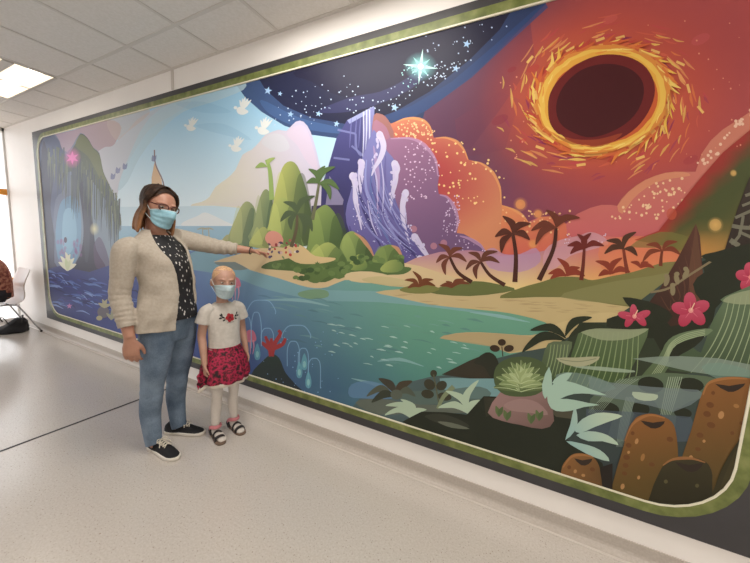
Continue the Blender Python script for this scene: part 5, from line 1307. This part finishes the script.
for sx in (-1, 1): tube(bm, [(sx*.13, -.05, .398), (sx*.13, .10, .398)], .009, 8)
obj('seat_rail', bm, M_chrome, chair)
# seated person, mostly outside the picture
sit = empty('person', CO, PI); tag(sit, 'person in a red-brown patterned top sitting hunched, cut off by the left edge', 'person')
HFS = Frame((0, .30, 1.06), 1., 0, math.radians(30))
bm = bmesh.new(); head_into(bm, HFS)
spine = [Vector((0, .02, .50)), Vector((0, .015, .60)), Vector((0, .01, .76)), Vector((0, .05, .90)), Vector((0, .14, .99)), Vector((0, .22, 1.04))]
tube(bm, spine+[Vector((0, .29, 1.09))], [(.15, .12), (.15, .12), (.14, .11), (.16, .11), (.12, .08), (.055, .055), (.05, .05)], 20, up=(0, 1, 0), sm=4)
for s in (-1, 1):
    limb(bm, [(s*.10, .0, .535), (s*.11, .22, .535), (s*.12, .40, .50), (s*.12, .41, .28), (s*.12, .38, .09)], [.09, .082, .058, .052, .036])
    tube(bm, [(s*.12, .33, .045), (s*.12, .38, .06), (s*.12, .50, .03)], [(.03, .03), (.04, .045), (.035, .02)], 12, sm=3)
    sh, el, wr_ = Vector((s*.18, .11, .94)), Vector((s*.25, .10, .68)), Vector((s*.10, .38, .60))
    limb(bm, [sh+Vector((-s*.04, 0, 0)), sh, lerp(sh, el, .5), el, lerp(el, wr_, .5), wr_], [.05, .052, .046, .04, .035, .026])
    fingers(bm, wr_, (-s*.4, .9, -.1), (0, 0, -1), (-s, 0, .3), 1., .5)
remesh_obj('body', bm, M_skinW, sit, .0065, 3, .4)
eyes(sit, HFS); hair_mass(sit, HFS, hair_material('dark_hair', (38, 27, 22), (70, 50, 38), 1.0, .8), -.02, 60)
M_top = ramp_mat('red_brown_print', [(.34, (110, 44, 44)), (.5, (170, 104, 84)), (.65, (204, 148, 118))], .85, 26)
bm = bmesh.new(); tube(bm, spine[:5]+[Vector((0, .205, 1.03))], [(.172, .145), (.17, .142), (.158, .132), (.182, .128), (.14, .10), (.07, .07)], 24, up=(0, 1, 0), sm=4)
for s in (-1, 1):
    sh, el = Vector((s*.18, .11, .94)), Vector((s*.25, .10, .68)); tube(bm, [sh+Vector((-s*.06, 0, .01)), sh, lerp(sh, el, .5), lerp(sh, el, .95)], [.06, .064, .060, .056], 16, sm=4)
remesh_obj('top', bm, M_top, sit, .007, 3, .4)
bm = bmesh.new(); tube(bm, [(0, -.075, .53), (0, -.02, .535), (0, .06, .535)], [(.15, .07), (.175, .085), (.17, .08)], 20, up=(0, 0, 1), sm=3)
for s in (-1, 1): limb(bm, [(s*.10, -.02, .535), (s*.11, .20, .537), (s*.12, .40, .50), (s*.12, .41, .28), (s*.12, .385, .10)], [.098, .094, .07, .062, .052])
remesh_obj('trousers', bm, mat('dark_trousers', (34, 32, 38), .85), sit, .007, 3, .4)
for s in (-1, 1): 
    bm = bmesh.new(); tube(bm, [(s*.12, .315, .03), (s*.12, .36, .05), (s*.12, .44, .045), (s*.12, .53, .03), (s*.12, .555, .022)], [(.03, .028), (.042, .048), (.045, .042), (.042, .028), (.02, .014)], 14, sm=3)
    for v in bm.verts: v.co.z = max(v.co.z, .001)
    obj('shoe', bm, M_canvas, sit)
bag = empty('bag', (-6.27, 1.50, 0)); tag(bag, 'slumped black bag on the floor underneath the pale chair', 'bag')
bm = bmesh.new()
loft(bm, [(.002, 0, 0, .150, .145, .170), (.02, 0, 0, .168, .160, .190), (.055, 0, .01, .150, .140, .165), (.09, .01, .03, .120, .110, .12), (.14, .02, .05, .095, .085, .08), (.18, .02, .06, .05, .05, .04)], 28, mod=lambda z, a: 1+.07*math.sin(a*3+z*30)+.04*math.sin(a*7-z*40)+.0)
obj('bag_body', bm, mat('black_fabric', (24, 23, 26), .8, noise=.3, nscale=12), bag)
for s in (-1, 1):
    bm = bmesh.new(); tube(bm, [(-.06, s*.07, .14), (-.02, s*.10, .20), (.06, s*.09, .215), (.12, s*.06, .13)], [(.009, .003)]*4, 8, sm=5); obj('bag_handle', bm, M_sand, bag)
